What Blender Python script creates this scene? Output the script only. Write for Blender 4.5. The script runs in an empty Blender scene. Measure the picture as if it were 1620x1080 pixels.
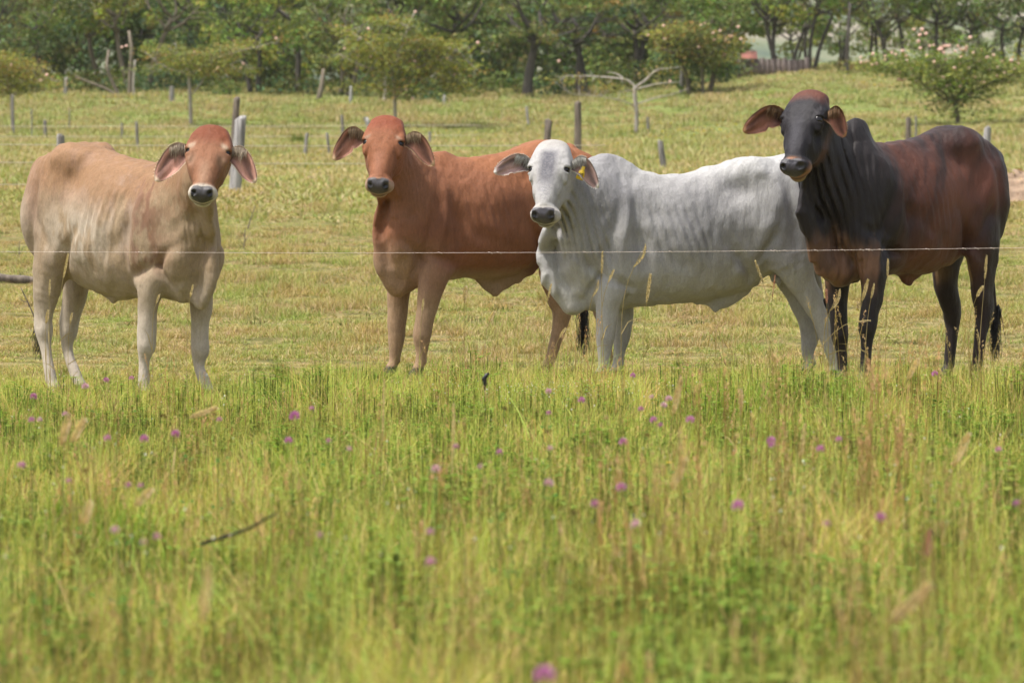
import bpy, math, random
import numpy as np
from mathutils import Vector, Matrix

random.seed(7)
rng = np.random.default_rng(7)
SC = bpy.context.scene
COL = SC.collection

# ------------------------------------------------------------------ camera
CH = 1.15                    # camera height above the ground at the cattle, metres
FPX = 9000.0                 # focal length in photo pixels (200 mm on a 36 mm wide frame)
PITCH = math.atan(240.0 / FPX)
cam_data = bpy.data.cameras.new("camera")
cam = bpy.data.objects.new("camera", cam_data)
COL.objects.link(cam)
cam.location = (0, 0, CH)
cam.rotation_euler = (math.radians(90) - PITCH, 0, 0)
cam_data.lens = 200.0
cam_data.sensor_width = 36.0
cam_data.clip_start = 0.5
cam_data.clip_end = 6000.0
cam_data.dof.use_dof = True
cam_data.dof.focus_distance = 31.5
cam_data.dof.aperture_fstop = 9.5
SC.camera = cam

# ------------------------------------------------------------------ world and sun (bright thin cloud)
SUN_EL, SUN_AZ = math.radians(64), math.radians(-112)     # azimuth from +Y (away from the camera) towards +X
world = bpy.data.worlds.new("World")
SC.world = world
world.use_nodes = True
wn = world.node_tree.nodes
wl = world.node_tree.links
bg = wn["Background"]
sky = wn.new("ShaderNodeTexSky")
sky.sky_type = 'NISHITA'
sky.sun_disc = False
sky.sun_elevation = SUN_EL
sky.sun_rotation = SUN_AZ
sky.air_density = 1.0
sky.dust_density = 3.0
sky.ozone_density = 1.0
veil = wn.new("ShaderNodeHueSaturation")          # thin bright cloud takes most of the blue out of the sky
veil.inputs["Saturation"].default_value = 0.35
wl.new(sky.outputs["Color"], veil.inputs["Color"])
wl.new(veil.outputs["Color"], bg.inputs["Color"])
bg.inputs["Strength"].default_value = 0.125
sun_data = bpy.data.lights.new("sun", 'SUN')
sun_data.energy = 3.0
sun_data.angle = math.radians(5)
sun_data.color = (1.0, 0.95, 0.87)
sun = bpy.data.objects.new("sun", sun_data)
COL.objects.link(sun)
sdir = Vector((math.sin(SUN_AZ) * math.cos(SUN_EL), math.cos(SUN_AZ) * math.cos(SUN_EL), math.sin(SUN_EL)))
sun.rotation_euler = sdir.to_track_quat('Z', 'Y').to_euler()
SC.view_settings.view_transform = 'Standard'
SC.view_settings.look = 'None'
SC.view_settings.exposure = 0.88
SC.view_settings.gamma = 1.0
SC.view_settings.use_curve_mapping = False
SC.render.engine = 'CYCLES'
SC.cycles.use_denoising = True
SC.cycles.use_adaptive_sampling = True
SC.cycles.adaptive_threshold = 0.025
SC.cycles.max_bounces = 5
SC.cycles.diffuse_bounces = 3
SC.cycles.glossy_bounces = 2
SC.cycles.transmission_bounces = 3
SC.cycles.transparent_max_bounces = 6
SC.cycles.sample_clamp_indirect = 4.0

# ------------------------------------------------------------------ helpers
CF = np.array([0, math.cos(PITCH), -math.sin(PITCH)])
CU = np.array([0, math.sin(PITCH), math.cos(PITCH)])
def ray(px, py):
    return CF + np.array([1.0, 0, 0]) * (px - 810) / FPX + CU * (540 - py) / FPX
def at(px, py, d):
    """world point seen at photo pixel (px,py), d metres into the scene"""
    r = ray(px, py)
    return np.array([0, 0, CH]) + r * d / r[1]
def xat(px, d):
    return (px - 810) / FPX * d

def new_mesh(name, V, F, smooth=True):
    V = np.asarray(V, dtype=np.float32)
    me = bpy.data.meshes.new(name)
    F = np.asarray(F, dtype=np.int32)
    n, k = F.shape
    me.vertices.add(len(V))
    me.vertices.foreach_set("co", V.ravel())
    me.loops.add(n * k)
    me.loops.foreach_set("vertex_index", F.ravel())
    me.polygons.add(n)
    me.polygons.foreach_set("loop_start", np.arange(n, dtype=np.int32) * k)
    me.polygons.foreach_set("loop_total", np.full(n, k, dtype=np.int32))
    if smooth:
        me.polygons.foreach_set("use_smooth", np.ones(n, dtype=bool))
    me.update(calc_edges=True)
    me.validate()
    return me
def color_attr(me, name, C):
    a = me.attributes.new(name, 'FLOAT_COLOR', 'POINT')
    C4 = np.ones((len(me.vertices), 4), dtype=np.float32)
    C4[:, :3] = C
    a.data.foreach_set("color", C4.ravel())
def float_attr(me, name, C):
    a = me.attributes.new(name, 'FLOAT', 'POINT')
    a.data.foreach_set("value", np.asarray(C, dtype=np.float32))
def link(name, me, mat=None, parent=None, loc=None):
    o = bpy.data.objects.new(name, me)
    COL.objects.link(o)
    if mat is not None and me is not None and len(me.materials) == 0:
        me.materials.append(mat)
    if parent is not None:
        o.parent = parent
    if loc is not None:
        o.location = loc
    return o
def tag(o, label=None, cat=None, group=None, kind=None):
    if label: o["label"] = label
    if cat: o["category"] = cat
    if group: o["group"] = group
    if kind: o["kind"] = kind
    return o
def empty(name, loc):
    o = bpy.data.objects.new(name, None)
    o.empty_display_size = 0.2
    COL.objects.link(o)
    o.location = loc
    return o

class MB:
    """collects tubes, boxes and quads into one mesh"""
    def __init__(self):
        self.V = []; self.F = []; self.C = []; self.n = 0
    def add(self, V, F, col=None):
        V = np.asarray(V, dtype=np.float32); F = np.asarray(F, dtype=np.int32)
        self.V.append(V); self.F.append(F + self.n); self.n += len(V)
        if col is None: col = (1, 1, 1)
        c = np.asarray(col, dtype=np.float32)
        if c.ndim == 1: c = np.tile(c, (len(V), 1))
        self.C.append(c)
    def tube(self, P, R, seg=6, col=None):
        P = np.asarray(P, dtype=float); n = len(P)
        R = np.full(n, R) if np.isscalar(R) else np.asarray(R, dtype=float)
        T = np.gradient(P, axis=0); T /= np.linalg.norm(T, axis=1)[:, None] + 1e-9
        ref = np.array([0.31, 0.17, 0.93]) if abs(T[0][2]) < 0.8 else np.array([0.9, 0.3, 0.1])
        V = []
        for i in range(n):
            u = np.cross(T[i], ref); u /= np.linalg.norm(u) + 1e-9
            w = np.cross(T[i], u)
            for k in range(seg):
                a = 2 * math.pi * k / seg
                V.append(P[i] + R[i] * (math.cos(a) * u + math.sin(a) * w))
        V.append(P[0]); V.append(P[-1])
        F = []
        for i in range(n - 1):
            for k in range(seg):
                k2 = (k + 1) % seg
                F.append((i * seg + k, i * seg + k2, (i + 1) * seg + k2, (i + 1) * seg + k))
        for k in range(0, seg, 2):       # caps as quads
            F.append((n * seg, (k + 2) % seg, (k + 1) % seg, k))
            b = (n - 1) * seg
            F.append((n * seg + 1, b + k, b + (k + 1) % seg, b + (k + 2) % seg))
        self.add(V, F, col)
    def mesh(self, name, smooth=True):
        V = np.concatenate(self.V); F = np.concatenate(self.F)
        me = new_mesh(name, V, F, smooth)
        color_attr(me, "tint", np.concatenate(self.C))
        return me

# lattice value noise, vectorised
_lat = rng.random((32, 32, 32)).astype(np.float32)
_latf = _lat.ravel()
def vnoise(P):
    P = np.asarray(P, dtype=np.float32)
    fl = np.floor(P); i = fl.astype(np.int32); f = P - fl
    f = f * f * (3 - 2 * f)
    i0 = i & 31; i1 = (i + 1) & 31
    X0 = i0[..., 0] << 10; X1 = i1[..., 0] << 10; Y0 = i0[..., 1] << 5; Y1 = i1[..., 1] << 5; z0 = i0[..., 2]; z1 = i1[..., 2]
    fx, fy, fz = f[..., 0], f[..., 1], f[..., 2]
    g = _latf.take
    def col_(yy, zz):
        t = yy + zz; p = g(X0 + t); return p + (g(X1 + t) - p) * fx
    a = col_(Y0, z0); a = a + (col_(Y1, z0) - a) * fy
    b = col_(Y0, z1); b = b + (col_(Y1, z1) - b) * fy
    return a + (b - a) * fz
def fbm(P, o=3):
    s = 0; a = 0.5; P = np.asarray(P, dtype=np.float32); t = 0
    for _ in range(o):
        s = s + a * vnoise(P); t += a; P = P * 2.03 + 11.7; a *= 0.5
    return s / t
def sstep(a, b, x):
    t = np.clip((x - a) / (b - a), 0, 1)
    return t * t * (3 - 2 * t)

def material(name):
    m = bpy.data.materials.new(name); m.use_nodes = True
    nt = m.node_tree
    return m, nt, nt.nodes["Principled BSDF"]
def N(nt, t, **kw):
    n = nt.nodes.new(t)
    for k, v in kw.items():
        setattr(n, k, v)
    return n
def mathn(nt, op, a, b=None):
    n = nt.nodes.new("ShaderNodeMath"); n.operation = op
    for i, v in enumerate((a, b)):
        if v is None: continue
        if isinstance(v, (int, float)): n.inputs[i].default_value = v
        else: nt.links.new(v, n.inputs[i])
    return n.outputs[0]
def mixrgb(nt, mode, fac, a, b):
    n = nt.nodes.new("ShaderNodeMix"); n.data_type = 'RGBA'; n.blend_type = mode
    for sock, v in ((n.inputs[0], fac), (n.inputs[6], a), (n.inputs[7], b)):
        if isinstance(v, (int, float)): sock.default_value = v
        elif isinstance(v, tuple): sock.default_value = (*v, 1) if len(v) == 3 else v
        else: nt.links.new(v, sock)
    return n.outputs[2]
def ramp(nt, fac, stops):
    n = nt.nodes.new("ShaderNodeValToRGB"); e = n.color_ramp.elements
    while len(e) < len(stops): e.new(0.5)
    for i, (p, c) in enumerate(stops):
        e[i].position = p; e[i].color = (*c, 1)
    nt.links.new(fac, n.inputs[0])
    return n.outputs[0]
def noise(nt, scale, detail=3, rough=0.55, vec=None, dim='3D'):
    n = nt.nodes.new("ShaderNodeTexNoise"); n.noise_dimensions = dim
    n.inputs["Scale"].default_value = scale
    n.inputs["Detail"].default_value = detail
    n.inputs["Roughness"].default_value = rough
    if vec is not None: nt.links.new(vec, n.inputs["Vector"])
    return n.outputs["Fac"]
# ------------------------------------------------------------------ terrain
_kd = np.array([0, 36, 45, 60, 84, 120, 160, 182, 204, 230, 300, 420, 600, 900, 1400, 2500, 5000], float)
_kz = np.array([0, 0, .13, .45, 1.10, 1.70, 2.35, 3.05, 4.30, 5.6, 6.4, 3.0, 0.0, 6.0, 58.0, 190.0, 420.0])
def ground_z(x, y):
    x = np.asarray(x, float); y = np.asarray(y, float)
    z = np.interp(y, _kd, _kz)
    z = z + (np.interp(y + 7, _kd, _kz) + np.interp(y - 7, _kd, _kz) - 2 * z) * .33 * (y > 40)
    z = z + sstep(2.0, 11.0, x) * sstep(120, 200, y) * .70 * sstep(420, 260, y)
    z = z + sstep(-3.0, -18.0, x) * sstep(90, 200, y) * .25 * sstep(420, 260, y)
    P = np.stack([x * .35, y * .12, x * 0], -1)
    z = z + (fbm(P, 2) - .5) * (.10 * sstep(36, 60, y) + .25 * sstep(60, 160, y))
    z = z + (fbm(np.stack([x * .006 + 3, y * .004, x * 0], -1), 3) - .5) * 60 * sstep(900, 1800, y)
    z = z + (vnoise(np.stack([x * 1.7, y * 1.7, x * 0 + 4], -1)) - .5) * .03
    return z
ys = np.concatenate([np.linspace(-30, 6, 13), np.arange(6.5, 60, .5), np.arange(60, 260, 2.0), np.geomspace(262, 1800, 40)])
us = np.linspace(-1, 1, 201); us = np.sign(us) * np.abs(us) ** 1.7
Yg, Ug = np.meshgrid(ys, us, indexing='ij')
Xg = Ug * (70 + np.abs(Yg) * .30 + np.clip(Yg - 250, 0, None) * .6)
Zg = ground_z(Xg, Yg)
nY, nU = Yg.shape
ids = np.arange(nY * nU).reshape(nY, nU)
Fg = np.stack([ids[:-1, :-1], ids[:-1, 1:], ids[1:, 1:], ids[1:, :-1]], -1).reshape(-1, 4)
me = new_mesh("ground", np.stack([Xg, Yg, Zg], -1).reshape(-1, 3), Fg)
m, nt, b = material("pasture_ground")
geo = N(nt, "ShaderNodeNewGeometry")
sep = N(nt, "ShaderNodeSeparateXYZ"); nt.links.new(geo.outputs["Position"], sep.inputs[0])
def coord(sx, sy):
    c = N(nt, "ShaderNodeCombineXYZ")
    nt.links.new(mathn(nt, 'MULTIPLY', sep.outputs[0], sx), c.inputs[0]); nt.links.new(mathn(nt, 'MULTIPLY', sep.outputs[1], sy), c.inputs[1])
    return c.outputs[0]
n1 = noise(nt, 1.0, 5, .6, coord(.5, .16)); n2 = noise(nt, 1.0, 6, .65, coord(6, 3)); n3 = noise(nt, 1.0, 4, .6, coord(.09, .030))
near = ramp(nt, n2, [(.28, (.045, .038, .016)), (.45, (.12, .115, .035)), (.58, (.22, .18, .075)), (.72, (.30, .22, .12))])
mid = ramp(nt, n1, [(.32, (.13, .15, .04)), (.48, (.18, .185, .06)), (.60, (.22, .20, .08)), (.72, (.25, .20, .09))])
fi = mixrgb(nt, 'MULTIPLY', .8, mid, ramp(nt, n2, [(.3, (.7, .7, .7)), (.7, (1.2, 1.2, 1.2))]))
c = mixrgb(nt, 'MIX', ramp(nt, mathn(nt, 'DIVIDE', sep.outputs[1], 100), [(.60, (0, 0, 0)), (.95, (1, 1, 1))]), near, fi)
green = ramp(nt, n3, [(.42, (0, 0, 0)), (.55, (1, 1, 1))])
gfar = mathn(nt, 'MULTIPLY', green, mathn(nt, 'GREATER_THAN', sep.outputs[1], 160.0))
c = mixrgb(nt, 'MIX', mathn(nt, 'MULTIPLY', gfar, .75), c, (.14, .18, .045))
hill = ramp(nt, noise(nt, 1.0, 5, .6, coord(.016, .010)), [(.38, (.06, .09, .07)), (.48, (.14, .165, .095)), (.58, (.22, .20, .145)), (.68, (.30, .245, .21))])
c = mixrgb(nt, 'MIX', ramp(nt, mathn(nt, 'DIVIDE', sep.outputs[1], 1000), [(.30, (0, 0, 0)), (.42, (1, 1, 1))]), c, hill)
nt.links.new(c, b.inputs["Base Color"]); b.inputs["Roughness"].default_value = .95; b.inputs["Specular IOR Level"].default_value = .1
bp = N(nt, "ShaderNodeBump"); bp.inputs["Strength"].default_value = .6; bp.inputs["Distance"].default_value = .05
nt.links.new(n2, bp.inputs["Height"]); nt.links.new(bp.outputs[0], b.inputs["Normal"])
tag(link("ground", me, m), kind="structure")
# thin pale air: one closed box of even haze round everything
X1_, Y0_, Y1_, Z0_, Z1_ = float(np.abs(Xg).max()) + 20, float(Yg.min()) - 20, float(Yg.max()) + 20, float(Zg.min()) - 1, float(Zg.max()) + 8
hv = [(sx * X1_, yy, zz) for zz in (Z0_, Z1_) for yy in (Y0_, Y1_) for sx in (-1, 1)]
hme = new_mesh("haze", hv, [(0, 2, 3, 1), (4, 5, 7, 6), (0, 1, 5, 4), (2, 6, 7, 3), (0, 4, 6, 2), (1, 3, 7, 5)], False)
hm_ = bpy.data.materials.new("haze_air"); hm_.use_nodes = True; hm_.node_tree.nodes.clear()
ho = N(hm_.node_tree, "ShaderNodeOutputMaterial"); pv = N(hm_.node_tree, "ShaderNodeVolumePrincipled")
pv.inputs["Color"].default_value = (.97, .96, .93, 1); pv.inputs["Density"].default_value = .00010; pv.inputs["Anisotropy"].default_value = .15
hm_.node_tree.links.new(pv.outputs[0], ho.inputs["Volume"])
tag(link("haze", hme, hm_), kind="stuff")
def gz(x, y): return float(ground_z(np.array([x]), np.array([y]))[0])

def d_of_row(px, row, lo=34.0, hi=215.0):
    """distance at which the pasture is seen on photo row 'row' in column px"""
    ds = np.linspace(lo, hi, 700); xs_ = (px - 810) / FPX * ds
    rows = 540 - np.tan(np.arctan((ground_z(xs_, ds) - CH) / ds) + PITCH) * FPX
    return float(ds[np.argmin(np.abs(rows - row))])

# ------------------------------------------------------------------ shared plant materials
def leaf_material(name, rough=.6, trans=.35, attr="tint", var=.25):
    m = bpy.data.materials.new(name); m.use_nodes = True
    nt = m.node_tree; nt.nodes.clear()
    out = N(nt, "ShaderNodeOutputMaterial"); d = N(nt, "ShaderNodeBsdfDiffuse"); t = N(nt, "ShaderNodeBsdfTranslucent")
    mx = N(nt, "ShaderNodeMixShader"); mx.inputs[0].default_value = trans
    a = N(nt, "ShaderNodeAttribute", attribute_name=attr)
    tc = N(nt, "ShaderNodeNewGeometry")
    nz = noise(nt, 2.5, 2, .5, tc.outputs["Position"])
    f = mathn(nt, 'MULTIPLY_ADD', nz, 2 * var); nt.nodes[-1].inputs[2].default_value = 1 - var
    cc = N(nt, "ShaderNodeCombineColor")
    for i in range(3): nt.links.new(f, cc.inputs[i])
    c = mixrgb(nt, 'MULTIPLY', 1.0, a.outputs["Color"], cc.outputs[0])
    c2 = mixrgb(nt, 'MULTIPLY', 1.0, c, (1.15, 1.15, .6))
    nt.links.new(c, d.inputs[0]); nt.links.new(c2, t.inputs[0])
    nt.links.new(d.outputs[0], mx.inputs[1]); nt.links.new(t.outputs[0], mx.inputs[2]); nt.links.new(mx.outputs[0], out.inputs[0])
    return m
M_LEAF = leaf_material("leaves", trans=.30)
def bark_material(name, c0, c1, sc=18):
    m, nt, b = material(name)
    tc = N(nt, "ShaderNodeTexCoord"); mp = N(nt, "ShaderNodeMapping"); mp.inputs["Scale"].default_value = (1, 1, .15)
    nt.links.new(tc.outputs["Object"], mp.inputs[0])
    n = noise(nt, sc, 5, .65, mp.outputs[0])
    nt.links.new(ramp(nt, n, [(.3, c0), (.7, c1)]), b.inputs["Base Color"])
    b.inputs["Roughness"].default_value = .9; b.inputs["Specular IOR Level"].default_value = .15
    bp = N(nt, "ShaderNodeBump"); bp.inputs["Strength"].default_value = .7; bp.inputs["Distance"].default_value = .02
    nt.links.new(n, bp.inputs["Height"]); nt.links.new(bp.outputs[0], b.inputs["Normal"])
    return m
M_BARKD = bark_material("dark_bark", (.035, .031, .028), (.12, .105, .09))
M_BARKM = bark_material("brown_bark", (.09, .075, .055), (.24, .20, .15))
M_BARKL = bark_material("pale_bark", (.22, .19, .17), (.48, .43, .38))
M_BLOOM, _nt, _b = material("pink_bloom"); _b.inputs["Base Color"].default_value = (.80, .50, .42, 1); _b.inputs["Roughness"].default_value = .7
# ------------------------------------------------------------------ trees
def leaf_clumps(mb, centers, radii, n_per, size, cols, r, flat=.7, up=.35):
    """leaf-sized faces on clumps: each clump is a fuzzy shell of small folded quads"""
    allV = []; allC = []
    for c, rad, col in zip(centers, radii, cols):
        n = int(n_per * (rad / .6) ** 1.5)
        d = r.normal(0, 1, (n, 3)); d /= np.linalg.norm(d, axis=1)[:, None]
        rr = rad * r.uniform(.55, 1.08, n) ** .7
        p = c + d * rr[:, None] * np.array([1, 1, flat])
        nn = d * .7 + r.normal(0, .55, (n, 3)) + np.array([0, 0, up]); nn /= np.linalg.norm(nn, axis=1)[:, None]
        t = np.cross(nn, r.normal(0, 1, (n, 3))); t /= np.linalg.norm(t, axis=1)[:, None] + 1e-9
        b = np.cross(nn, t)
        L = size * r.uniform(.6, 1.35, n)[:, None]; Wd = L * r.uniform(.45, .75, n)[:, None]
        q = np.stack([p - t * L, p - b * Wd * .9 + nn * L * .12, p + t * L, p + b * Wd * .9 + nn * L * .12], 1)
        allV.append(q.reshape(-1, 3))
        cv = col[None] * r.uniform(.72, 1.28, n)[:, None] * (1 + .12 * r.normal(0, 1, (n, 3)))
        allC.append(np.repeat(np.clip(cv, .004, 1), 4, 0))
    V = np.concatenate(allV); C = np.concatenate(allC); n = len(V) // 4
    mb.add(V, np.arange(4 * n).reshape(n, 4), C)

GREENS = dict(dark=(.110, .145, .055), mid=(.165, .210, .065), yellow=(.26, .27, .065), olive=(.18, .19, .075), bright=(.16, .25, .060),
              grey=(.19, .23, .12), blue=(.10, .15, .08), rust=(.30, .20, .075))
def make_tree(h, cr, trunk_r, cols, seed, bark, low=.25, lean=0.0, nl=5, clumps=46, size=.12, n_per=70, shape='round', fork=.35, trunks=1):
    r = np.random.default_rng(seed)
    tb = MB(); tips = []
    for k in range(trunks):
        off = np.array([r.uniform(-.5, .5), r.uniform(-.3, .3), 0]) * (trunks > 1)
        ln = lean + (r.uniform(-.35, .35) if trunks > 1 else 0)
        hh = h * fork
        t = np.linspace(0, 1, 7)
        P = off + np.stack([ln * hh * t + .06 * np.sin(t * 5 + seed), .05 * np.sin(t * 4 + k), -.15 + (hh + .15) * t], 1)
        tb.tube(P, trunk_r * (1.35 - .65 * t ** .5), 8)
        for j in range(nl):
            a = 2 * math.pi * (j + r.uniform(0, .7)) / nl; el = r.uniform(.25, 1.1)
            L = cr * r.uniform(.7, 1.05)
            st = P[-1] if j % 2 else P[-2]
            d = np.array([math.cos(a) * math.cos(el), math.sin(a) * math.cos(el), math.sin(el)])
            Q = st + np.outer(t, d) * L * np.array([1, 1, .9]) + np.stack([.12 * np.sin(t * 6 + j), .12 * np.cos(t * 5 + j) - .12, .25 * L * t * t * (1 if shape != 'flat' else -.4)], 1)
            tb.tube(Q, trunk_r * .55 * (1.05 - t * .9), 6); tips.append(Q[-1])
            for e in range(2):
                i0 = r.integers(2, 5); d2 = d + r.normal(0, .6, 3); d2 /= np.linalg.norm(d2); d2[2] = abs(d2[2]) * .6
                R2 = Q[i0] + np.outer(np.linspace(0, 1, 5), d2) * L * .55
                tb.tube(R2, trunk_r * .22 * (1.05 - np.linspace(0, 1, 5) * .9), 5); tips.append(R2[-1])
    cen = []; rad = []; cl = []
    zc = h * (low + 1) / 2; zr = h * (1 - low) / 2
    cx0 = lean * h * fork
    for i in range(clumps):
        if shape == 'flat':
            rr = math.sqrt(r.uniform(0, 1)) * cr; a = r.uniform(0, 6.283); lay = r.integers(0, 4)
            c = np.array([rr * math.cos(a), rr * math.sin(a) * .9, h * (low + (1 - low) * (lay + .5) / 4) + .12 * r.normal() - .10 * rr])
            rd = r.uniform(.35, .75) * cr / 4.2
        else:
            d = r.normal(0, 1, 3); d /= np.linalg.norm(d); q = r.uniform(.35, 1) ** .6
            c = np.array([d[0] * cr * q, d[1] * cr * q, zc + d[2] * zr * q]); rd = r.uniform(.5, 1.0) * cr / 4.0
        c[0] += cx0
        cen.append(c); rad.append(rd)
        base = np.array(GREENS[cols[int(r.integers(0, len(cols)))]])
        cl.append(base * r.uniform(.75, 1.3))
    fb = MB()
    leaf_clumps(fb, cen, rad, n_per, size, cl, r, flat=.45 if shape == 'flat' else .75)
    return tb.mesh("trunk"), fb.mesh("crown", False)
def place_tree(name, meshes, x, y, label, group, bark, cat="tree", rz=0.0, sc=1.0):
    ro = empty(name, (x, y, gz(x, y) - .05)); ro.rotation_euler = (0, 0, rz); ro.scale = (sc,) * 3
    tag(ro, label, cat, group)
    link("trunk", meshes[0], bark, ro)
    c = link("crown", meshes[1], M_LEAF, ro); c["kind"] = "stuff"
    return ro
ORD = ["first", "second", "third", "fourth", "fifth", "sixth", "seventh", "eighth", "ninth", "tenth", "eleventh", "twelfth", "thirteenth", "fourteenth", "fifteenth"]
G1 = "trees of the wood behind the pasture"
# front edge of the wood: (px, depth, height, crown radius, trunk radius, colours, bark, low, lean, shape, trunks, label)
EDGE = [
 (-30, 208, 5.6, 2.6, .10, ['grey', 'mid', 'olive'], M_BARKD, .16, .1, 'round', 2, "grey green bushy tree at the far left edge of the wood"),
 (60, 212, 6.4, 2.6, .11, ['blue', 'mid', 'grey'], M_BARKD, .18, 0, 'round', 1, "blue green leafy tree left of the bent bare trunks"),
 (160, 214, 5.8, 2.1, .10, ['olive', 'yellow', 'mid'], M_BARKM, .30, -.2, 'round', 1, "olive tree with yellow tips over the bent bare trunks"),
 (215, 210, 6.6, 2.0, .11, ['yellow', 'olive', 'mid'], M_BARKM, .34, 0, 'round', 2, "yellow tipped tree on two straight pale brown trunks"),
 (300, 216, 6.6, 2.7, .12, ['grey', 'mid', 'blue'], M_BARKD, .20, 0, 'round', 1, "grey green tree behind the flat sapling at left"),
 (395, 210, 5.2, 2.2, .09, ['bright', 'mid', 'yellow'], M_BARKD, .10, 0, 'round', 2, "fresh green bushy tree right of the flat sapling"),
 (470, 214, 6.4, 2.6, .12, ['olive', 'mid', 'yellow'], M_BARKD, .14, 0, 'round', 1, "olive green tree left of the russet cow's head"),
 (530, 208, 4.6, 2.0, .10, ['olive', 'grey', 'mid'], M_BARKM, .22, .1, 'round', 2, "low olive tree above the thin wooden fence post"),
 (620, 216, 6.2, 2.5, .12, ['mid', 'olive', 'grey'], M_BARKD, .12, 0, 'round', 1, "mid green tree behind the yellowish flowering tree"),
 (720, 216, 6.4, 2.4, .14, ['dark', 'olive', 'mid'], M_BARKD, .30, 0, 'round', 1, "dark olive tree left of the black trunked spreading tree"),
 (835, 206, 5.6, 2.9, .19, ['dark', 'olive', 'blue', 'olive'], M_BARKD, .36, .10, 'flat', 1, "spreading dark tree in tiers with a thick black trunk"),
 (935, 209, 5.4, 2.6, .15, ['dark', 'olive', 'blue'], M_BARKD, .38, -.1, 'flat', 2, "dark tiered tree on twin black trunks in the middle"),
 (1010, 211, 5.4, 2.4, .13, ['olive', 'dark', 'rust', 'mid'], M_BARKD, .36, .1, 'flat', 2, "dark tiered tree with rusty tips right of the twin trunks"),
 (1110, 203, 4.0, 1.75, .10, ['bright', 'mid', 'dark'], M_BARKM, .03, 0, 'round', 2, "dense green bush-like tree with leaves down to the grass"),
 (1060, 214, 5.8, 2.0, .11, ['mid', 'dark', 'bright'], M_BARKD, .14, 0, 'round', 1, "tall green tree behind the leafless pale tree"),
 (1215, 214, 5.4, 2.2, .10, ['bright', 'yellow', 'mid'], M_BARKD, .38, 0, 'round', 2, "bright green tree over the red roof and plank wall"),
 (1300, 216, 5.2, 1.8, .08, ['yellow', 'bright', 'olive'], M_BARKD, .40, 0, 'round', 2, "yellow green tree above the dark cow's head"),
 (1340, 218, 5.6, 1.7, .09, ['mid', 'olive', 'grey'], M_BARKD, .40, 0, 'round', 1, "tree with one straight dark trunk against the far field"),
 (1415, 222, 5.2, 1.8, .08, ['olive', 'grey', 'mid'], M_BARKD, .34, 0, 'round', 2, "greyish green tree left of the pink flowering tree"),
 (1475, 222, 5.0, 1.6, .09, ['mid', 'bright', 'dark'], M_BARKD, .34, .1, 'round', 1, "green tree behind the pink flowering tree"),
 (1540, 230, 4.0, 1.5, .07, ['olive', 'mid', 'bright'], M_BARKD, .30, 0, 'round', 2, "short olive tree below the bare pale hillside"),
 (1600, 224, 4.1, 1.9, .08, ['olive', 'grey', 'dark'], M_BARKD, .30, 0, 'round', 2, "olive brown tree at the far right edge"),
 (1265, 224, 4.6, 1.9, .08, ['mid', 'olive', 'bright'], M_BARKD, .22, 0, 'round', 2, "leafy green tree filling the gap right of the red roof"),
 (1385, 226, 4.4, 1.8, .08, ['dark', 'mid', 'olive'], M_BARKD, .20, 0, 'round', 2, "dark green tree right of the single straight dark trunk"),
 (1505, 226, 4.0, 1.7, .08, ['olive', 'mid', 'dark'], M_BARKD, .22, 0, 'round', 2, "olive green tree right above the pink flowering tree"),
 (1690, 226, 4.6, 2.2, .08, ['olive', 'mid', 'dark'], M_BARKD, .25, 0, 'round', 2, "olive tree just beyond the right edge of the wood"),
]
for i, (px, d, h, cr, tr, cols, bark, low, lean, shape, tks, label) in enumerate(EDGE):
    ms = make_tree(h, cr, tr, cols, 100 + i, bark, low, lean, 5, int(52 * (1.25 if shape == 'flat' else 1)), .085, 105, shape, fork=.42 if low < .4 else .5, trunks=tks)
    place_tree("wood_tree", ms, xat(px, d), d, label, G1, bark)
# deeper trees: copies fill the wood
LOWT = [make_tree(4.2, 2.6, .08, cs, 400 + i, M_BARKD, .0, 0, 5, 60, .11, 100, 'round', fork=.3, trunks=2) for i, cs in enumerate([['dark', 'mid', 'olive'], ['mid', 'grey', 'dark']])]
DEEP = [make_tree(7.5, 3.2, .14, cs, 300 + i, M_BARKD, .10, 0, 5, 44, .14, 80, 'round', fork=.4, trunks=2) for i, cs in enumerate([['dark', 'blue', 'mid'], ['mid', 'olive', 'grey'], ['olive', 'mid', 'yellow']])]
rt = np.random.default_rng(5)
for i in range(12):      # low crowned row right behind the edge
    px = -70 + i * 104 + rt.uniform(-20, 20); d = 221 + rt.uniform(-2, 3)
    place_tree("wood_tree", LOWT[i % 2], xat(px, d), d, f"low bushy tree inside the wood, {ORD[i]} of its row from the left", "low trees inside the wood", M_BARKD, rz=rt.uniform(0, 6), sc=rt.uniform(.85, 1.15))
for i in range(30):
    px = -90 + i % 15 * 92 + rt.uniform(-25, 25); d = (228 if i < 15 else 246) + rt.uniform(-4, 4)
    if i >= 15: px += 45
    if px > 1185: continue
    place_tree("wood_tree", DEEP[i % 3], xat(px, d), d, "tall green tree deep in the wood, seen through the front trees", "trees deep in the wood", M_BARKD, rz=rt.uniform(0, 6), sc=rt.uniform(.85, 1.1))
for i, (px, d) in enumerate(((1250, 262), (1330, 270), (1400, 255), (1465, 262), (1560, 300), (1640, 280))):
    place_tree("wood_tree", DEEP[int(px) % 3], xat(px, d), d, f"small looking tree beyond the gap in the wood, {ORD[i]} from the left", "trees beyond the gap", M_BARKD, rz=px * .01, sc=.55)
for i in range(22):      # the wood goes on beyond both edges of the picture
    px = (-150 - i * 62) if i < 14 else (1760 + (i - 14) * 90); d = 222 + 14 * (i % 2) + rt.uniform(-4, 4)
    place_tree("wood_tree", DEEP[i % 3], xat(px, d), d, "tall green tree deep in the wood, seen through the front trees", "trees deep in the wood", M_BARKD, rz=rt.uniform(0, 6), sc=rt.uniform(.7, .95))
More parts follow.
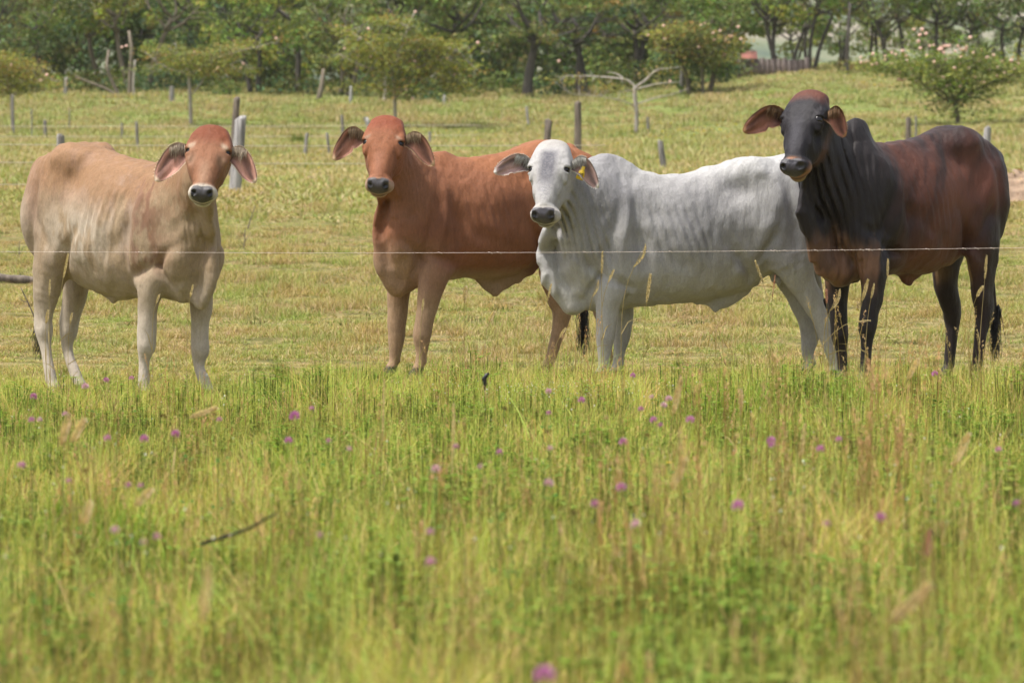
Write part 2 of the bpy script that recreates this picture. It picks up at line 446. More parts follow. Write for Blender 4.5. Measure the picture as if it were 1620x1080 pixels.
# leaning bare trunks at the left of the wood edge
def bare(pts, d, r0, r1, mat, label, name="dead_tree"):
    P = np.array([at(px, py, d + dd) for px, py, dd in pts])
    x, y = P[0][0], P[0][1]; P[0][2] = gz(x, y) - .1
    mb = MB(); P = crom2(P, 4); mb.tube(P - P[0], np.linspace(r0, r1, len(P)), 7)
    o = link(name, mb.mesh("trunk"), mat, loc=tuple(P[0])); tag(o, label, "dead tree"); return o
def crom2(Q, n):
    Q = np.asarray(Q, float); E = np.vstack([2 * Q[0] - Q[1], Q, 2 * Q[-1] - Q[-2]]); out = []
    for i in range(1, len(E) - 2):
        for t in np.arange(n) / n:
            a, b, c, d = E[i - 1], E[i], E[i + 1], E[i + 2]
            out.append(.5 * ((2 * b) + (c - a) * t + (2 * a - 5 * b + 4 * c - d) * t * t + (3 * b - a - 3 * c + d) * t ** 3))
    out.append(E[-2]); return np.array(out)
bare([(190, 152, 0), (182, 140, 0), (174, 122, 0), (169, 104, 0), (172, 80, .5)], 203, .085, .05, M_BARKM, "bent grey brown trunk curving up at the left edge of the wood")
bare([(187, 152, .3), (170, 142, .3), (140, 130, .3), (118, 121, .3)], 203, .07, .035, M_BARKM, "bare trunk leaning far over to the left from the bent trunk's foot")
bare([(205, 158, 0), (206, 120, 0), (208, 80, 0), (204, 50, .4)], 204, .10, .06, M_BARKM, "thick straight trunk right of the bent trunk")
bare([(213, 158, .2), (211, 130, .2), (214, 95, .2)], 202, .05, .035, M_BARKL, "thin pale straight trunk beside the thick one")
bare([(607, 165, 0), (610, 140, 0), (608, 120, 0)], 204, .075, .05, M_BARKL, "short pale stump-like trunk under the yellowish flowering tree")
bare([(503, 163, 0), (508, 140, 0), (512, 110, .3)], 206, .12, .07, M_BARKM, "grey trunk in the shade left of the thin wooden post")
bare([(1342, 112, 0), (1341, 90, 0), (1342, 50, 0), (1345, 5, .4)], 210, .065, .05, M_BARKD, "single straight dark trunk rising in front of the far field")

# undergrowth along the foot of the wood: one mass
mb = MB(); r = np.random.default_rng(77); cen = []; rad = []; cl = []
for px in np.arange(-60, 1180, 11):
    for k in range(2):
        d = r.uniform(206, 226); x = xat(px + r.uniform(-8, 8), d)
        h = r.uniform(.2, 1.0) * (1.3 if d > 214 else .6)
        cen.append(np.array([x, d, gz(x, d) + h])); rad.append(r.uniform(.4, .8)); cl.append(np.array(GREENS[['dark', 'mid', 'olive', 'blue'][int(r.integers(0, 4))]]) * r.uniform(.6, 1.1))
for px in np.arange(1190, 1720, 16):
    d = r.uniform(214, 224); x = xat(px, d)
    cen.append(np.array([x, d, gz(x, d) + r.uniform(0, .25)])); rad.append(r.uniform(.25, .4)); cl.append(np.array(GREENS[['rust', 'olive', 'grey'][int(r.integers(0, 3))]]) * r.uniform(.6, 1.0))
leaf_clumps(mb, cen, rad, 90, .09, cl, r)
tag(link("undergrowth", mb.mesh("undergrowth", False), M_LEAF), "shaded green undergrowth along the foot of the wood", "undergrowth", kind="stuff")

# saplings: flat, tiered, with pink blossom balls
def sapling(px, base_py, d, limbs, twigs, leafcols, nleaf, blooms, bark, label, tr=.05, cat="tree", lsize=.05, spread=(.26, .40, .095), name="blossom_tree", sig=.27, bs=1.0):
    d = d_of_row(px, base_py, 100, 205)
    base = at(px, base_py, d); base[2] = gz(base[0], base[1]) - .05
    r = np.random.default_rng(int(px) + 3)
    tb = MB(); segs = []
    for pts, r0, r1 in limbs:
        P = crom2(np.array([at(a, b_, d + dd) for a, b_, dd in pts]), 4) 
        if pts[0][0] == px and pts[0][1] == base_py: P[0] = base
        tb.tube(P - base, np.linspace(r0 * 1.25, r1 * 1.5, len(P)), 7); segs.append(P)
    ro = empty(name, tuple(base)); tag(ro, label, cat)
    lc = []
    for (x0, y0, x1, y1, n) in twigs:            # leafy sprays: pixel boxes filled with twigs and leaves
        for _ in range(n):
            a = (x0 + x1) / 2 + np.clip(r.normal(0, sig), -.62, .62) * (x1 - x0); b_ = y0 + (y1 - y0) * ((a - x0) / max(x1 - x0, 1)) + r.normal(0, 3.5)
            c = at(a, b_, d + r.normal(0, .7)); lc.append(c - base)
    lc = np.array(lc) if lc else np.zeros((0, 3))
    sg = np.concatenate([s_[len(s_) // 3:] for s_ in segs]) - base
    for c in lc[::2]:
        j = np.argmin(np.linalg.norm((sg - c) * np.array([1, .6, 1.6]), axis=1)); p0 = sg[j]
        t = np.linspace(0, 1, 4); P = p0 + np.outer(t, c - p0); P[:, 2] -= .06 * np.sin(t * 3.14)
        tb.tube(P, np.linspace(.010, .004, 4), 4)
    link("trunk", tb.mesh("trunk"), bark, ro)
    if len(lc):
        fb = MB(); V = []; C = []
        for c in lc:
            n = nleaf
            p = c + r.normal(0, 1, (n, 3)) * np.array(spread)
            t = r.normal(0, 1, (n, 3)); t[:, 2] *= .35; t /= np.linalg.norm(t, axis=1)[:, None]
            nn = r.normal(0, .4, (n, 3)) + np.array([0, 0, 1]); b2 = np.cross(nn, t); b2 /= np.linalg.norm(b2, axis=1)[:, None] + 1e-9
            L = lsize * r.uniform(.6, 1.3, n)[:, None]
            V.append(np.stack([p - t * L, p - b2 * L * .5, p + t * L, p + b2 * L * .5], 1).reshape(-1, 3))
            col = np.array(GREENS[leafcols[int(r.integers(0, len(leafcols)))]])
            C.append(np.repeat(np.clip(col * r.uniform(.7, 1.35, n)[:, None], 0, 1), 4, 0))
        V = np.concatenate(V); fb.add(V, np.arange(len(V)).reshape(-1, 4), np.concatenate(C))
        c = link("crown", fb.mesh("crown", False), M_LEAF, ro); c["kind"] = "stuff"
    if blooms:
        th, ph = np.meshgrid(np.linspace(0, math.pi, 5), np.linspace(0, 2 * math.pi, 7)[:-1], indexing='ij')
        unit = np.stack([np.sin(th) * np.cos(ph), np.sin(th) * np.sin(ph), np.cos(th)], -1).reshape(-1, 3)
        fs = [(i * 6 + j, i * 6 + (j + 1) % 6, (i + 1) * 6 + (j + 1) % 6, (i + 1) * 6 + j) for i in range(4) for j in range(6)]
        bm_ = MB(); bm_.add(unit * (1 + .12 * r.normal(0, 1, (len(unit), 1))) , fs); bme = bm_.mesh("blossom")
        for a, b_ in blooms:
            c = at(a, b_, d + r.uniform(-.5, .1) - .3)
            o = link("blossom", bme, M_BLOOM, ro); o.location = tuple(c - base)
            s_ = r.uniform(.036, .056) * d / 165 * bs; o.scale = (s_, s_, s_ * .85)
    return ro
rb = np.random.default_rng(21)
def scat(x0, x1, y0, y1, n): return [(rb.uniform(x0, x1), rb.uniform(y0, y1)) for _ in range(n)]
sapling(1516, 200, 165,
        [([(1516, 200, 0), (1514, 180, 0), (1510, 160, 0)], .055, .045), ([(1510, 160, 0), (1500, 135, .2), (1478, 92, .3), (1462, 62, .3)], .040, .012),
         ([(1510, 160, 0), (1530, 130, -.2), (1540, 95, -.2), (1545, 66, -.3)], .038, .012), ([(1510, 162, 0), (1470, 132, 0), (1420, 112, .4), (1378, 98, .5)], .035, .010),
         ([(1512, 160, 0), (1560, 135, 0), (1600, 118, -.4), (1650, 112, -.6)], .035, .010), ([(1508, 165, 0), (1485, 150, -.8), (1452, 130, -1.4)], .028, .008)],
        [(1365, 96, 1470, 106, 36), (1470, 108, 1600, 108, 40), (1480, 140, 1560, 126, 24), (1480, 160, 1550, 150, 20), (1380, 106, 1500, 120, 70), (1420, 90, 1610, 94, 60), (1560, 116, 1660, 116, 50), (1440, 122, 1570, 128, 60), (1560, 104, 1650, 110, 46), (1540, 122, 1630, 128, 34), (1470, 88, 1550, 104, 40), (1525, 66, 1565, 90, 22),
         (1465, 134, 1560, 142, 44), (1490, 150, 1545, 160, 26), (1497, 172, 1530, 178, 14), (1452, 60, 1470, 95, 8), (1450, 142, 1480, 138, 10), (1560, 150, 1572, 170, 8)],
        ['mid', 'olive', 'mid', 'bright', 'yellow'], 17,
        [(1362, 91), (1363, 99), (1370, 98), (1375, 98), (1380, 103), (1387, 101), (1381, 86), (1400, 89), (1411, 84), (1417, 87), (1428, 81), (1433, 89), (1436, 96), (1446, 47), (1459, 47), (1455, 56), (1465, 54), (1453, 66), (1456, 77),
         (1471, 73), (1477, 72), (1486, 79), (1488, 75), (1496, 73), (1493, 84), (1501, 87), (1486, 95), (1497, 95), (1519, 100), (1520, 91), (1535, 60), (1443, 109), (1454, 110), (1444, 121), (1455, 119), (1400, 95), (1410, 101), (1425, 93), (1466, 88), (1478, 99), (1510, 108), (1533, 108), (1548, 96), (1562, 92), (1572, 88), (1585, 98), (1600, 96), (1612, 101), (1565, 112), (1590, 116), (1604, 110), (1540, 84), (1552, 78), (1474, 118), (1487, 122), (1492, 123),
         (1424, 114), (1422, 126), (1427, 127), (1432, 126), (1498, 136), (1503, 135), (1519, 137), (1525, 125), (1530, 124), (1543, 123), (1557, 131), (1547, 130), (1579, 107), (1577, 121), (1596, 130), (1612, 122)] + scat(1480, 1530, 72, 82, 10),
        M_BARKM, "small flat-topped tree full of pink blossom at the right", lsize=.066, sig=.42, bs=1.12)
sapling(626, 205, 160,
        [([(626, 205, 0), (624, 150, 0), (622, 112, 0)], .045, .035), ([(622, 112, 0), (634, 78, 0), (645, 45, 0), (657, 18, 0)], .035, .014), ([(622, 115, 0), (650, 95, .2), (668, 58, .3)], .03, .012),
         ([(622, 112, 0), (590, 75, 0), (552, 48, .3), (540, 40, .4)], .025, .008), ([(622, 120, 0), (680, 100, 0), (740, 72, -.3)], .028, .008), ([(622, 120, 0), (575, 105, 0), (535, 85, .3)], .022, .007)],
        [(535, 45, 620, 100, 60), (530, 92, 700, 98, 75), (560, 112, 740, 112, 80), (590, 30, 655, 40, 44), (560, 60, 700, 66, 30), (560, 124, 735, 128, 30), (640, 60, 745, 78, 80), (670, 100, 745, 108, 60), (560, 76, 730, 84, 60), (700, 125, 742, 148, 50), (575, 134, 690, 140, 50), (610, 145, 660, 155, 16)],
        ['yellow', 'olive', 'yellow', 'mid', 'yellow', 'rust'], 17,
        [(583, 46), (657, 19), (756, 68), (707, 92), (586, 90), (656, 97), (723, 109), (719, 118), (635, 145), (643, 142), (653, 156), (545, 77)],
        M_BARKL, "wide yellowish green tree with a pale bare leader behind the russet cow", lsize=.065)
sapling(302, 200, 160,
        [([(302, 200, 0), (301, 160, 0), (299, 125, 0), (299, 112, 0)], .05, .035), ([(299, 112, 0), (298, 104, 0), (305, 92, 0), (308, 82, 0)], .03, .01), ([(299, 115, 0), (285, 95, .3), (277, 68, .3)], .022, .008),
         ([(304, 150, 0), (318, 132, 0), (330, 118, 0), (380, 95, 0)], .022, .008), ([(299, 118, 0), (260, 105, 0), (225, 80, .4)], .022, .007), ([(300, 118, 0), (350, 90, 0), (430, 68, -.4)], .022, .007)],
        [(228, 78, 310, 86, 60), (270, 92, 380, 84, 90), (320, 78, 430, 66, 60), (240, 98, 390, 106, 80), (290, 116, 390, 112, 70), (215, 108, 250, 110, 14)],
        ['yellow', 'olive', 'mid', 'yellow', 'olive', 'rust'], 16,
        [(193, 75), (200, 73), (262, 87), (308, 82), (316, 112), (338, 113), (343, 110), (345, 107), (381, 108), (385, 101), (437, 61)],
        M_BARKL, "young flat-topped tree with a thin pale trunk left of the middle", lsize=.055)
sapling(20, 212, 158,
        [([(20, 212, 0), (18, 170, 0), (16, 140, 0), (8, 122, 0), (-2, 108, 0)], .035, .02), ([(16, 142, 0), (40, 128, 0), (80, 124, 0)], .02, .006), ([(16, 142, 0), (-10, 120, 0), (-40, 110, 0)], .02, .006)],
        [(-40, 90, 22, 92, 50), (-40, 102, 72, 104, 80), (-40, 122, 92, 130, 90), (-40, 112, 40, 116, 40), (-30, 142, 48, 146, 50)],
        ['rust', 'yellow', 'olive', 'yellow'], 17, [(18, 103), (74, 119), (64, 128)],
        M_BARKL, "orange tinged young tree cut by the left edge of the photo", lsize=.055)
sapling(1006, 212, 158,
        [([(1006, 212, 0), (1007, 180, 0), (1004, 150, 0), (1005, 137, 0)], .05, .045), ([(1005, 138, 0), (992, 127, 0), (975, 124, 0), (940, 121, .4), (896, 120, .6)], .035, .008),
         ([(1005, 138, 0), (1020, 128, 0), (1035, 114, 0), (1047, 109, 0)], .032, .02), ([(1005, 142, 0), (1040, 133, -.3), (1075, 130, -.4)], .022, .008), ([(1004, 168, 0), (985, 160, -.4), (950, 153, -.6), (905, 149, -.8)], .018, .005),
         ([(1007, 165, 0), (1040, 154, -.3), (1062, 150, -.3), (1090, 140, -.3)], .018, .008), ([(990, 127, 0), (975, 117, .3), (960, 114, .4)], .018, .006), ([(1047, 109, 0), (1080, 106, 0)], .012, .005)],
        [(870, 124, 935, 126, 22), (930, 134, 985, 136, 26), (1030, 108, 1085, 110, 18), (935, 144, 1000, 146, 16)],
        ['yellow', 'olive', 'rust'], 9, [(1060, 129), (884, 97)],
        M_BARKL, "nearly leafless pale tree with spreading branches in the middle distance", lsize=.05)
sapling(1112, 150, 196,
        [([(1112, 150, 0), (1110, 110, 0), (1100, 70, 0)], .05, .03), ([(1110, 105, 0), (1080, 70, 0), (1050, 50, 0)], .03, .01), ([(1110, 100, 0), (1140, 72, 0), (1165, 55, 0)], .03, .01)],
        [(1040, 44, 1120, 48, 70), (1060, 62, 1170, 64, 70), (1060, 78, 1150, 82, 60), (1030, 56, 1090, 60, 40), (1080, 92, 1170, 98, 70)],
        ['yellow', 'mid', 'olive', 'rust'], 14, [(1050, 41), (1052, 62), (1025, 56), (1109, 40), (1115, 37), (1095, 64), (1139, 49), (1128, 53), (1148, 64), (1157, 58), (1154, 57), (1168, 43), (1105, 75), (1130, 63), (1172, 62), (1147, 86), (1103, 88)],
        M_BARKM, "tree with scattered cream blossom over the dense green bush", lsize=.075)

# plank wall and red roofed shed seen through the trees at the right
def shed():
    d = 213.5; x0 = xat(1166, d); x1 = xat(1280, d); zb_ = min(gz(x0, d), gz(x1, d)) - .1
    ro = empty("farm_shed", ((x0 + x1) / 2, d, zb_)); tag(ro, "low weathered plank shed with a small red roof behind the trees", "shed")
    r = np.random.default_rng(3); W = x1 - x0
    m_, nt_, b_ = material("weathered_planks"); n_ = noise(nt_, 5, 5); nt_.links.new(ramp(nt_, n_, [(.35, (.09, .065, .055)), (.65, (.20, .145, .12))]), b_.inputs["Base Color"])
    n = 13; w = W / n
    pl = MB(); bx(pl, (0, 0, 0), (w * .45, .02, .45)); pm = pl.mesh("plank", False)
    for i in range(n):
        o = link("plank", pm, m_, ro); o.location = (-W / 2 + w * (i + .5), r.uniform(-.02, .02), .42 + r.uniform(-.07, .07)); o.rotation_euler = (0, r.uniform(-.03, .03), 0)
    bk = MB(); bx(bk, (0, .9, .40), (W / 2, .02, .40)); bx(bk, (-W / 2 + .05, .46, .4), (.02, .42, .38)); bx(bk, (W / 2 - .05, .46, .4), (.02, .42, .38)); link("wall", bk.mesh("wall", False), m_, ro)
    m2, nt2, b2 = material("red_roof"); b2.inputs["Base Color"].default_value = (.34, .12, .09, 1)
    rf = MB(); rf.add([(-W / 2 + .15, -.15, .86), (-W / 2 + .75, -.15, .86), (-W / 2 + .75, .45, 1.16), (-W / 2 + .15, .45, 1.16), (-W / 2 + .15, 1.0, .86), (-W / 2 + .75, 1.0, .86)], [(0, 1, 2, 3), (3, 2, 5, 4)])
    link("roof", rf.mesh("roof", False), m2, ro)
def bx(mb, c, h):
    V = [(c[0] + sx * h[0], c[1] + sy * h[1], c[2] + sz * h[2]) for sz in (-1, 1) for sy in (-1, 1) for sx in (-1, 1)]
    mb.add(V, [(0, 2, 3, 1), (4, 5, 7, 6), (0, 1, 5, 4), (2, 6, 7, 3), (0, 4, 6, 2), (1, 3, 7, 5)])
shed()

GRID = 0.007        # voxel size for the cattle, metres
# ------------------------------------------------------------------ cattle: implicit bodies, meshed with surface nets
def nrm(v):
    v = np.asarray(v, dtype=float); return v / (np.linalg.norm(v) + 1e-12)

class Prim:
    """elliptic tapered capsule between a and b; radii along 'axis' (ra) and across it (rb)"""
    def __init__(s, a, b, r0, r1, axis, k=0.05, cut=False, grp='body', p=2.0):
        s.p = p
        s.a = np.asarray(a, float); s.b = np.asarray(b, float)
        s.L = max(np.linalg.norm(s.b - s.a), 1e-4)
        s.e = (s.b - s.a) / s.L
        ax = np.asarray(axis, float); v = ax - ax.dot(s.e) * s.e
        if np.linalg.norm(v) < 1e-3: v = np.cross(s.e, [0.3, 0.9, 0.1])
        s.v = nrm(v); s.w = np.cross(s.e, s.v)
        s.r0 = r0; s.r1 = r1; s.k = k; s.cut = cut; s.grp = grp
        s.c = (s.a + s.b) / 2; s.R = s.L / 2 + max(*r0, *r1)
    def d(s, P):
        q = P - s.a.astype(np.float32)
        x = q @ s.e.astype(np.float32)
        t = np.clip(x / s.L, 0, 1)
        yv = q @ s.v.astype(np.float32); yw = q @ s.w.astype(np.float32)
        ra = s.r0[0] + (s.r1[0] - s.r0[0]) * t; rb = s.r0[1] + (s.r1[1] - s.r0[1]) * t
        m = np.minimum(ra, rb)
        ex = (x - t * s.L) / m
        if s.p != 2.0: c2 = (np.abs(yv / ra) ** s.p + np.abs(yw / rb) ** s.p) ** (2 / s.p)
        else: c2 = (yv / ra) ** 2 + (yw / rb) ** 2
        r = np.sqrt(c2 + ex * ex + 1e-9)
        return (r - 1) * m
class Ell:
    def __init__(s, c, radii, axes, k=0.03, cut=False, grp='body'):
        s.c = np.asarray(c, float); s.M = np.array([nrm(a) for a in axes]).T
        s.r = np.asarray(radii, float); s.k = k; s.cut = cut; s.R = s.r.max(); s.grp = grp
    def d(s, P):
        q = ((P - s.c.astype(np.float32)) @ s.M.astype(np.float32)) / s.r.astype(np.float32)
        r = np.sqrt((q * q).sum(-1) + 1e-9)
        return (r - 1) * s.r.min()
def crom(Q, n=4):
    """Catmull-Rom through rows of Q"""
    Q = np.asarray(Q, float); E = np.vstack([2 * Q[0] - Q[1], Q, 2 * Q[-1] - Q[-2]]); out = []
    for i in range(1, len(E) - 2):
        for t in np.arange(n) / n:
            a, b, c, d = E[i - 1], E[i], E[i + 1], E[i + 2]
            out.append(.5 * ((2 * b) + (c - a) * t + (2 * a - 5 * b + 4 * c - d) * t * t + (3 * b - a - 3 * c + d) * t ** 3))
    out.append(E[-2]); return np.array(out)
class Chain:
    """one smooth limb: rows of (x, y, z, ra, rb); plain minimum of its links, so no swelling at the joints"""
    def __init__(s, rows, axis, k=0.03, n=4, grp='body', p=2.0):
        R = crom(rows, n); R[:, 3:] = np.maximum(R[:, 3:], .006)
        s.p = [Prim(a[:3], b[:3], a[3:], b[3:], axis, p=p) for a, b in zip(R[:-1], R[1:])]
        lo = (R[:, :3] - R[:, 3:].max(1)[:, None]).min(0); hi = (R[:, :3] + R[:, 3:].max(1)[:, None]).max(0)
        s.c = (lo + hi) / 2; s.R = np.linalg.norm(hi - lo) / 2; s.k = k; s.cut = False; s.grp = grp
        s.Z = [(q.c, q.R) for q in s.p]
    def d(s, P):
        out = np.full(P.shape[:-1], .4, dtype=np.float32)
        cc = P.reshape(P.shape[0], -1, 3)[:, ::max(1, P.shape[1] // 2)].mean(1) if P.ndim == 3 and P.shape[1] > 1 else None
        for q in s.p:
            if cc is not None:
                m = np.linalg.norm(cc - q.c, axis=1) < q.R + .13
                if not m.any(): continue
                out[m] = np.minimum(out[m], q.d(P[m]))
            else: out = np.minimum(out, q.d(P))
        return out
class Torso:
    """lofted barrel along local x"""
    def __init__(s, xs, top, bot, wid, R0, R1):
        s.xs = np.asarray(xs); s.top = np.asarray(top); s.bot = np.asarray(bot); s.wid = np.asarray(wid)
        s.R0 = R0; s.R1 = R1; s.k = 0.0; s.cut = False; s.grp = 'body'
        s.c = np.array([(xs[0] + xs[-1]) / 2, 0, 0.9]); s.R = 1.3
    def d(s, P):
        x = P[..., 0]
        t = np.clip(x, s.xs[0] + s.R0, s.xs[-1] - s.R1)
        top = np.interp(t, s.xf, s.tf).astype(np.float32); bot = np.interp(t, s.xf, s.bf).astype(np.float32)
        w = np.interp(t, s.xf, s.wf).astype(np.float32)
        zc = bot + (top - bot) * 0.47; hu = top - zc; hl = zc - bot
        dz = P[..., 2] - zc
        hh = np.where(dz > 0, hu, hl)
        qz = dz / hh
        ww = w * np.where(qz > 0, 1 - 0.20 * qz * qz, 1 - 0.04 * qz * qz)
        qy = P[..., 1] / ww
        e = np.where(x < t, (x - t) / s.R0, (x - t) / s.R1)
        r2 = (np.abs(qz) ** 2.25 + np.abs(qy) ** 2.25) ** (2 / 2.25) + e * e
        r = np.sqrt(r2 + 1e-9)
        return (r - 1) * np.minimum(w, hh) * 0.85
    def prep(s):
        s.xf = np.linspace(s.xs[0], s.xs[-1], 160)
        def sm(y):
            f = np.interp(s.xf, s.xs, y)
            kx = np.exp(-np.linspace(-2, 2, 21) ** 2); kx /= kx.sum()
            fp = np.pad(f, 10, mode='reflect', reflect_type='odd')
            return np.convolve(fp, kx, 'valid')
        s.tf, s.bf, s.wf = sm(s.top), sm(s.bot), sm(s.wid)

def combine(prims, P, centers=None, half=0.0, only=None):
    d = np.full(P.shape[:-1], 0.4, dtype=np.float32)
    for p in prims:
        if only and p.grp != only: continue
        if centers is not None:
            sel = np.linalg.norm(centers - p.c, axis=1) < p.R + half + p.k + 0.03
            if not sel.any(): continue
            Q = P[sel]; dd = d[sel]
        else:
            sel = None; Q = P; dd = d
        e = p.d(Q).astype(np.float32)
        k = max(p.k, 1e-4)
        if p.cut:
            h = np.clip(0.5 - 0.5 * (dd + e) / k, 0, 1)       # smooth max(dd, -e)
            r = dd * (1 - h) + (-e) * h + k * h * (1 - h)
        else:
            h = np.clip(0.5 + 0.5 * (dd - e) / k, 0, 1)
            r = dd * (1 - h) + e * h - k * h * (1 - h)
        if sel is None: d = r
        else: d[sel] = r
    return d

def surface_nets(prims, mods, lo, hi, h):
    B = 8
    n = (np.ceil((hi - lo) / (h * B)).astype(int) + 1)
    gc = np.stack(np.meshgrid(*[np.arange(k) for k in n], indexing='ij'), -1).reshape(-1, 3)
    cen = lo + (gc + 0.5) * B * h
    dc = combine(prims, cen.astype(np.float32)[:, None, :], cen, 0.0 + 0.12)[:, 0]
    keep = np.abs(dc) < B * h * 1.35 + 0.012
    dims = n * B + 1
    vol = np.repeat(np.repeat(np.repeat(np.where(dc < 0, -1.0, 1.0).reshape(n).astype(np.float32), B, 0), B, 1), B, 2)
    vol = np.pad(vol, ((0, 1),) * 3, mode='edge')
    kb = gc[keep]; kc = cen[keep]
    off = np.stack(np.meshgrid(*[np.arange(B + 1)] * 3, indexing='ij'), -1).reshape(-1, 3)
    for s in range(0, len(kb), 900):
        b = kb[s:s + 900]; c = kc[s:s + 900]
        I = b[:, None, :] * B + off[None]
        P = (lo + I * h).astype(np.float32)
        d = combine(prims, P, c, B * h * 0.87)
        nr_ = np.abs(d) < .045; Q = P[nr_]; dq = d[nr_]
        if len(Q):
            for m in mods: dq = dq + m(Q, dq)
            d[nr_] = dq
        vol[I[..., 0], I[..., 1], I[..., 2]] = d
    S = vol < 0
    cnt = np.zeros(tuple(dims - 1), dtype=np.int8)
    for dx in (0, 1):
        for dy in (0, 1):
            for dz in (0, 1):
                cnt += S[dx:dims[0] - 1 + dx, dy:dims[1] - 1 + dy, dz:dims[2] - 1 + dz]
    act = (cnt > 0) & (cnt < 8)
    idx = -np.ones(act.shape, dtype=np.int32)
    A = np.argwhere(act); idx[act] = np.arange(len(A))
    corners = np.array([[i & 1, (i >> 1) & 1, (i >> 2) & 1] for i in range(8)])
    val = np.stack([vol[A[:, 0] + c[0], A[:, 1] + c[1], A[:, 2] + c[2]] for c in corners], 1)
    acc = np.zeros((len(A), 3)); num = np.zeros(len(A))
    for i in range(8):
        for bit in (1, 2, 4):
            j = i | bit
            if j == i: continue
            a, b = val[:, i], val[:, j]
            cr = (a < 0) != (b < 0)
            t = np.where(cr, a / np.where(cr, a - b, 1), 0)
            p = corners[i] + t[:, None] * (corners[j] - corners[i])
            acc += np.where(cr[:, None], p, 0); num += cr
    V = lo + (A + acc / num[:, None]) * h
    quads = []
    for ax in range(3):
        u, v = (ax + 1) % 3, (ax + 2) % 3
        sl0 = [slice(1, -1)] * 3; sl1 = [slice(1, -1)] * 3
        sl0[ax] = slice(0, -1); sl1[ax] = slice(1, None)
        s0 = S[tuple(sl0)]; s1 = S[tuple(sl1)]
        E = np.argwhere(s0 != s1)
        st = s0[E[:, 0], E[:, 1], E[:, 2]]
        o = np.ones(3, int); o[ax] = 0
        G = E + o
        def ci(du, dv):
            Q = G.copy(); Q[:, u] -= du; Q[:, v] -= dv
            return idx[Q[:, 0], Q[:, 1], Q[:, 2]]
        q = np.stack([ci(1, 1), ci(0, 1), ci(0, 0), ci(1, 0)], 1)
        q[~st] = q[~st][:, ::-1]
        quads.append(q)
    F = np.concatenate(quads)
    F = F[(F >= 0).all(1)]
    return V, F

def smooth_mesh(V, F, it=2, lam=0.5):
    e = np.concatenate([F[:, [0, 1]], F[:, [1, 2]], F[:, [2, 3]], F[:, [3, 0]]])
    e = np.concatenate([e, e[:, ::-1]])
    deg = np.bincount(e[:, 0], minlength=len(V)).astype(float)[:, None]
    for _ in range(it):
        s = np.stack([np.bincount(e[:, 0], weights=V[e[:, 1], k], minlength=len(V)) for k in range(3)], 1)
        V = V + lam * (s / np.maximum(deg, 1) - V)
    return V

def coat_material(amp=.9):
    m, nt, b = material("coat")
    at_ = N(nt, "ShaderNodeAttribute", attribute_name="coat")
    wet = N(nt, "ShaderNodeAttribute", attribute_name="wet")
    tc = N(nt, "ShaderNodeTexCoord")
    mp = N(nt, "ShaderNodeMapping"); mp.inputs["Scale"].default_value = (90, 90, 22)
    nt.links.new(tc.outputs["Object"], mp.inputs["Vector"])
    hair = noise(nt, 3.0, 4, 0.7, mp.outputs[0])
    mp3 = N(nt, "ShaderNodeMapping"); mp3.inputs["Scale"].default_value = (34, 34, 9); mp3.inputs["Rotation"].default_value = (0, .35, 0)
    nt.links.new(tc.outputs["Object"], mp3.inputs["Vector"])
    mot = mathn(nt, 'ADD', mathn(nt, 'MULTIPLY', noise(nt, 2.6, 3, 0.6, mp3.outputs[0]), .65), mathn(nt, 'MULTIPLY', noise(nt, 9.0, 4, 0.6, tc.outputs["Object"]), .35))
    f = mathn(nt, 'MULTIPLY_ADD', hair, 0.70); nt.nodes[-1].inputs[2].default_value = 0.65
    g = mathn(nt, 'MULTIPLY_ADD', mot, amp); nt.nodes[-1].inputs[2].default_value = 1 - amp / 2
    fg = mathn(nt, 'MULTIPLY', f, g)
    comb = N(nt, "ShaderNodeCombineColor")
    for i in range(3): nt.links.new(fg, comb.inputs[i])
    dry = mathn(nt, 'SUBTRACT', 1.0, wet.outputs["Fac"])
    c = mixrgb(nt, 'MULTIPLY', dry, at_.outputs["Color"], comb.outputs[0])
    nt.links.new(c, b.inputs["Base Color"])
    r = mathn(nt, 'MULTIPLY_ADD', wet.outputs["Fac"], -0.28); nt.nodes[-1].inputs[2].default_value = 0.60
    nt.links.new(r, b.inputs["Roughness"])
    nt.links.new(mathn(nt, 'MULTIPLY_ADD', wet.outputs["Fac"], 0.35), b.inputs["Specular IOR Level"]); nt.nodes[-1].inputs[2].default_value = 0.16
    b.inputs["Sheen Weight"].default_value = 0.03
    b.inputs["Sheen Roughness"].default_value = 0.4
    bp = N(nt, "ShaderNodeBump"); bp.inputs["Strength"].default_value = 0.5; bp.inputs["Distance"].default_value = 0.006
    nt.links.new(hair, bp.inputs["Height"])
    mp2 = N(nt, "ShaderNodeMapping"); mp2.inputs["Scale"].default_value = (26, 26, 9); nt.links.new(tc.outputs["Object"], mp2.inputs["Vector"])
    b2 = N(nt, "ShaderNodeBump"); b2.inputs["Strength"].default_value = .6; b2.inputs["Distance"].default_value = .016
    nt.links.new(noise(nt, 1.0, 3, .55, mp2.outputs[0]), b2.inputs["Height"]); nt.links.new(bp.outputs[0], b2.inputs["Normal"]); nt.links.new(b2.outputs[0], b.inputs["Normal"])
    return m
M_COATS = {.9: coat_material(.9), .7: coat_material(.7), .45: coat_material(.45)}
M_EARHAIR, _nt, _b = material("ear_hair"); _nt.links.new(N(_nt, "ShaderNodeAttribute", attribute_name="tint").outputs["Color"], _b.inputs["Base Color"]); _b.inputs["Roughness"].default_value = 0.6
M_EYE, _nt, _b = material("eye"); _b.inputs["Base Color"].default_value = (0.006, 0.004, 0.004, 1); _b.inputs["Roughness"].default_value = 0.12
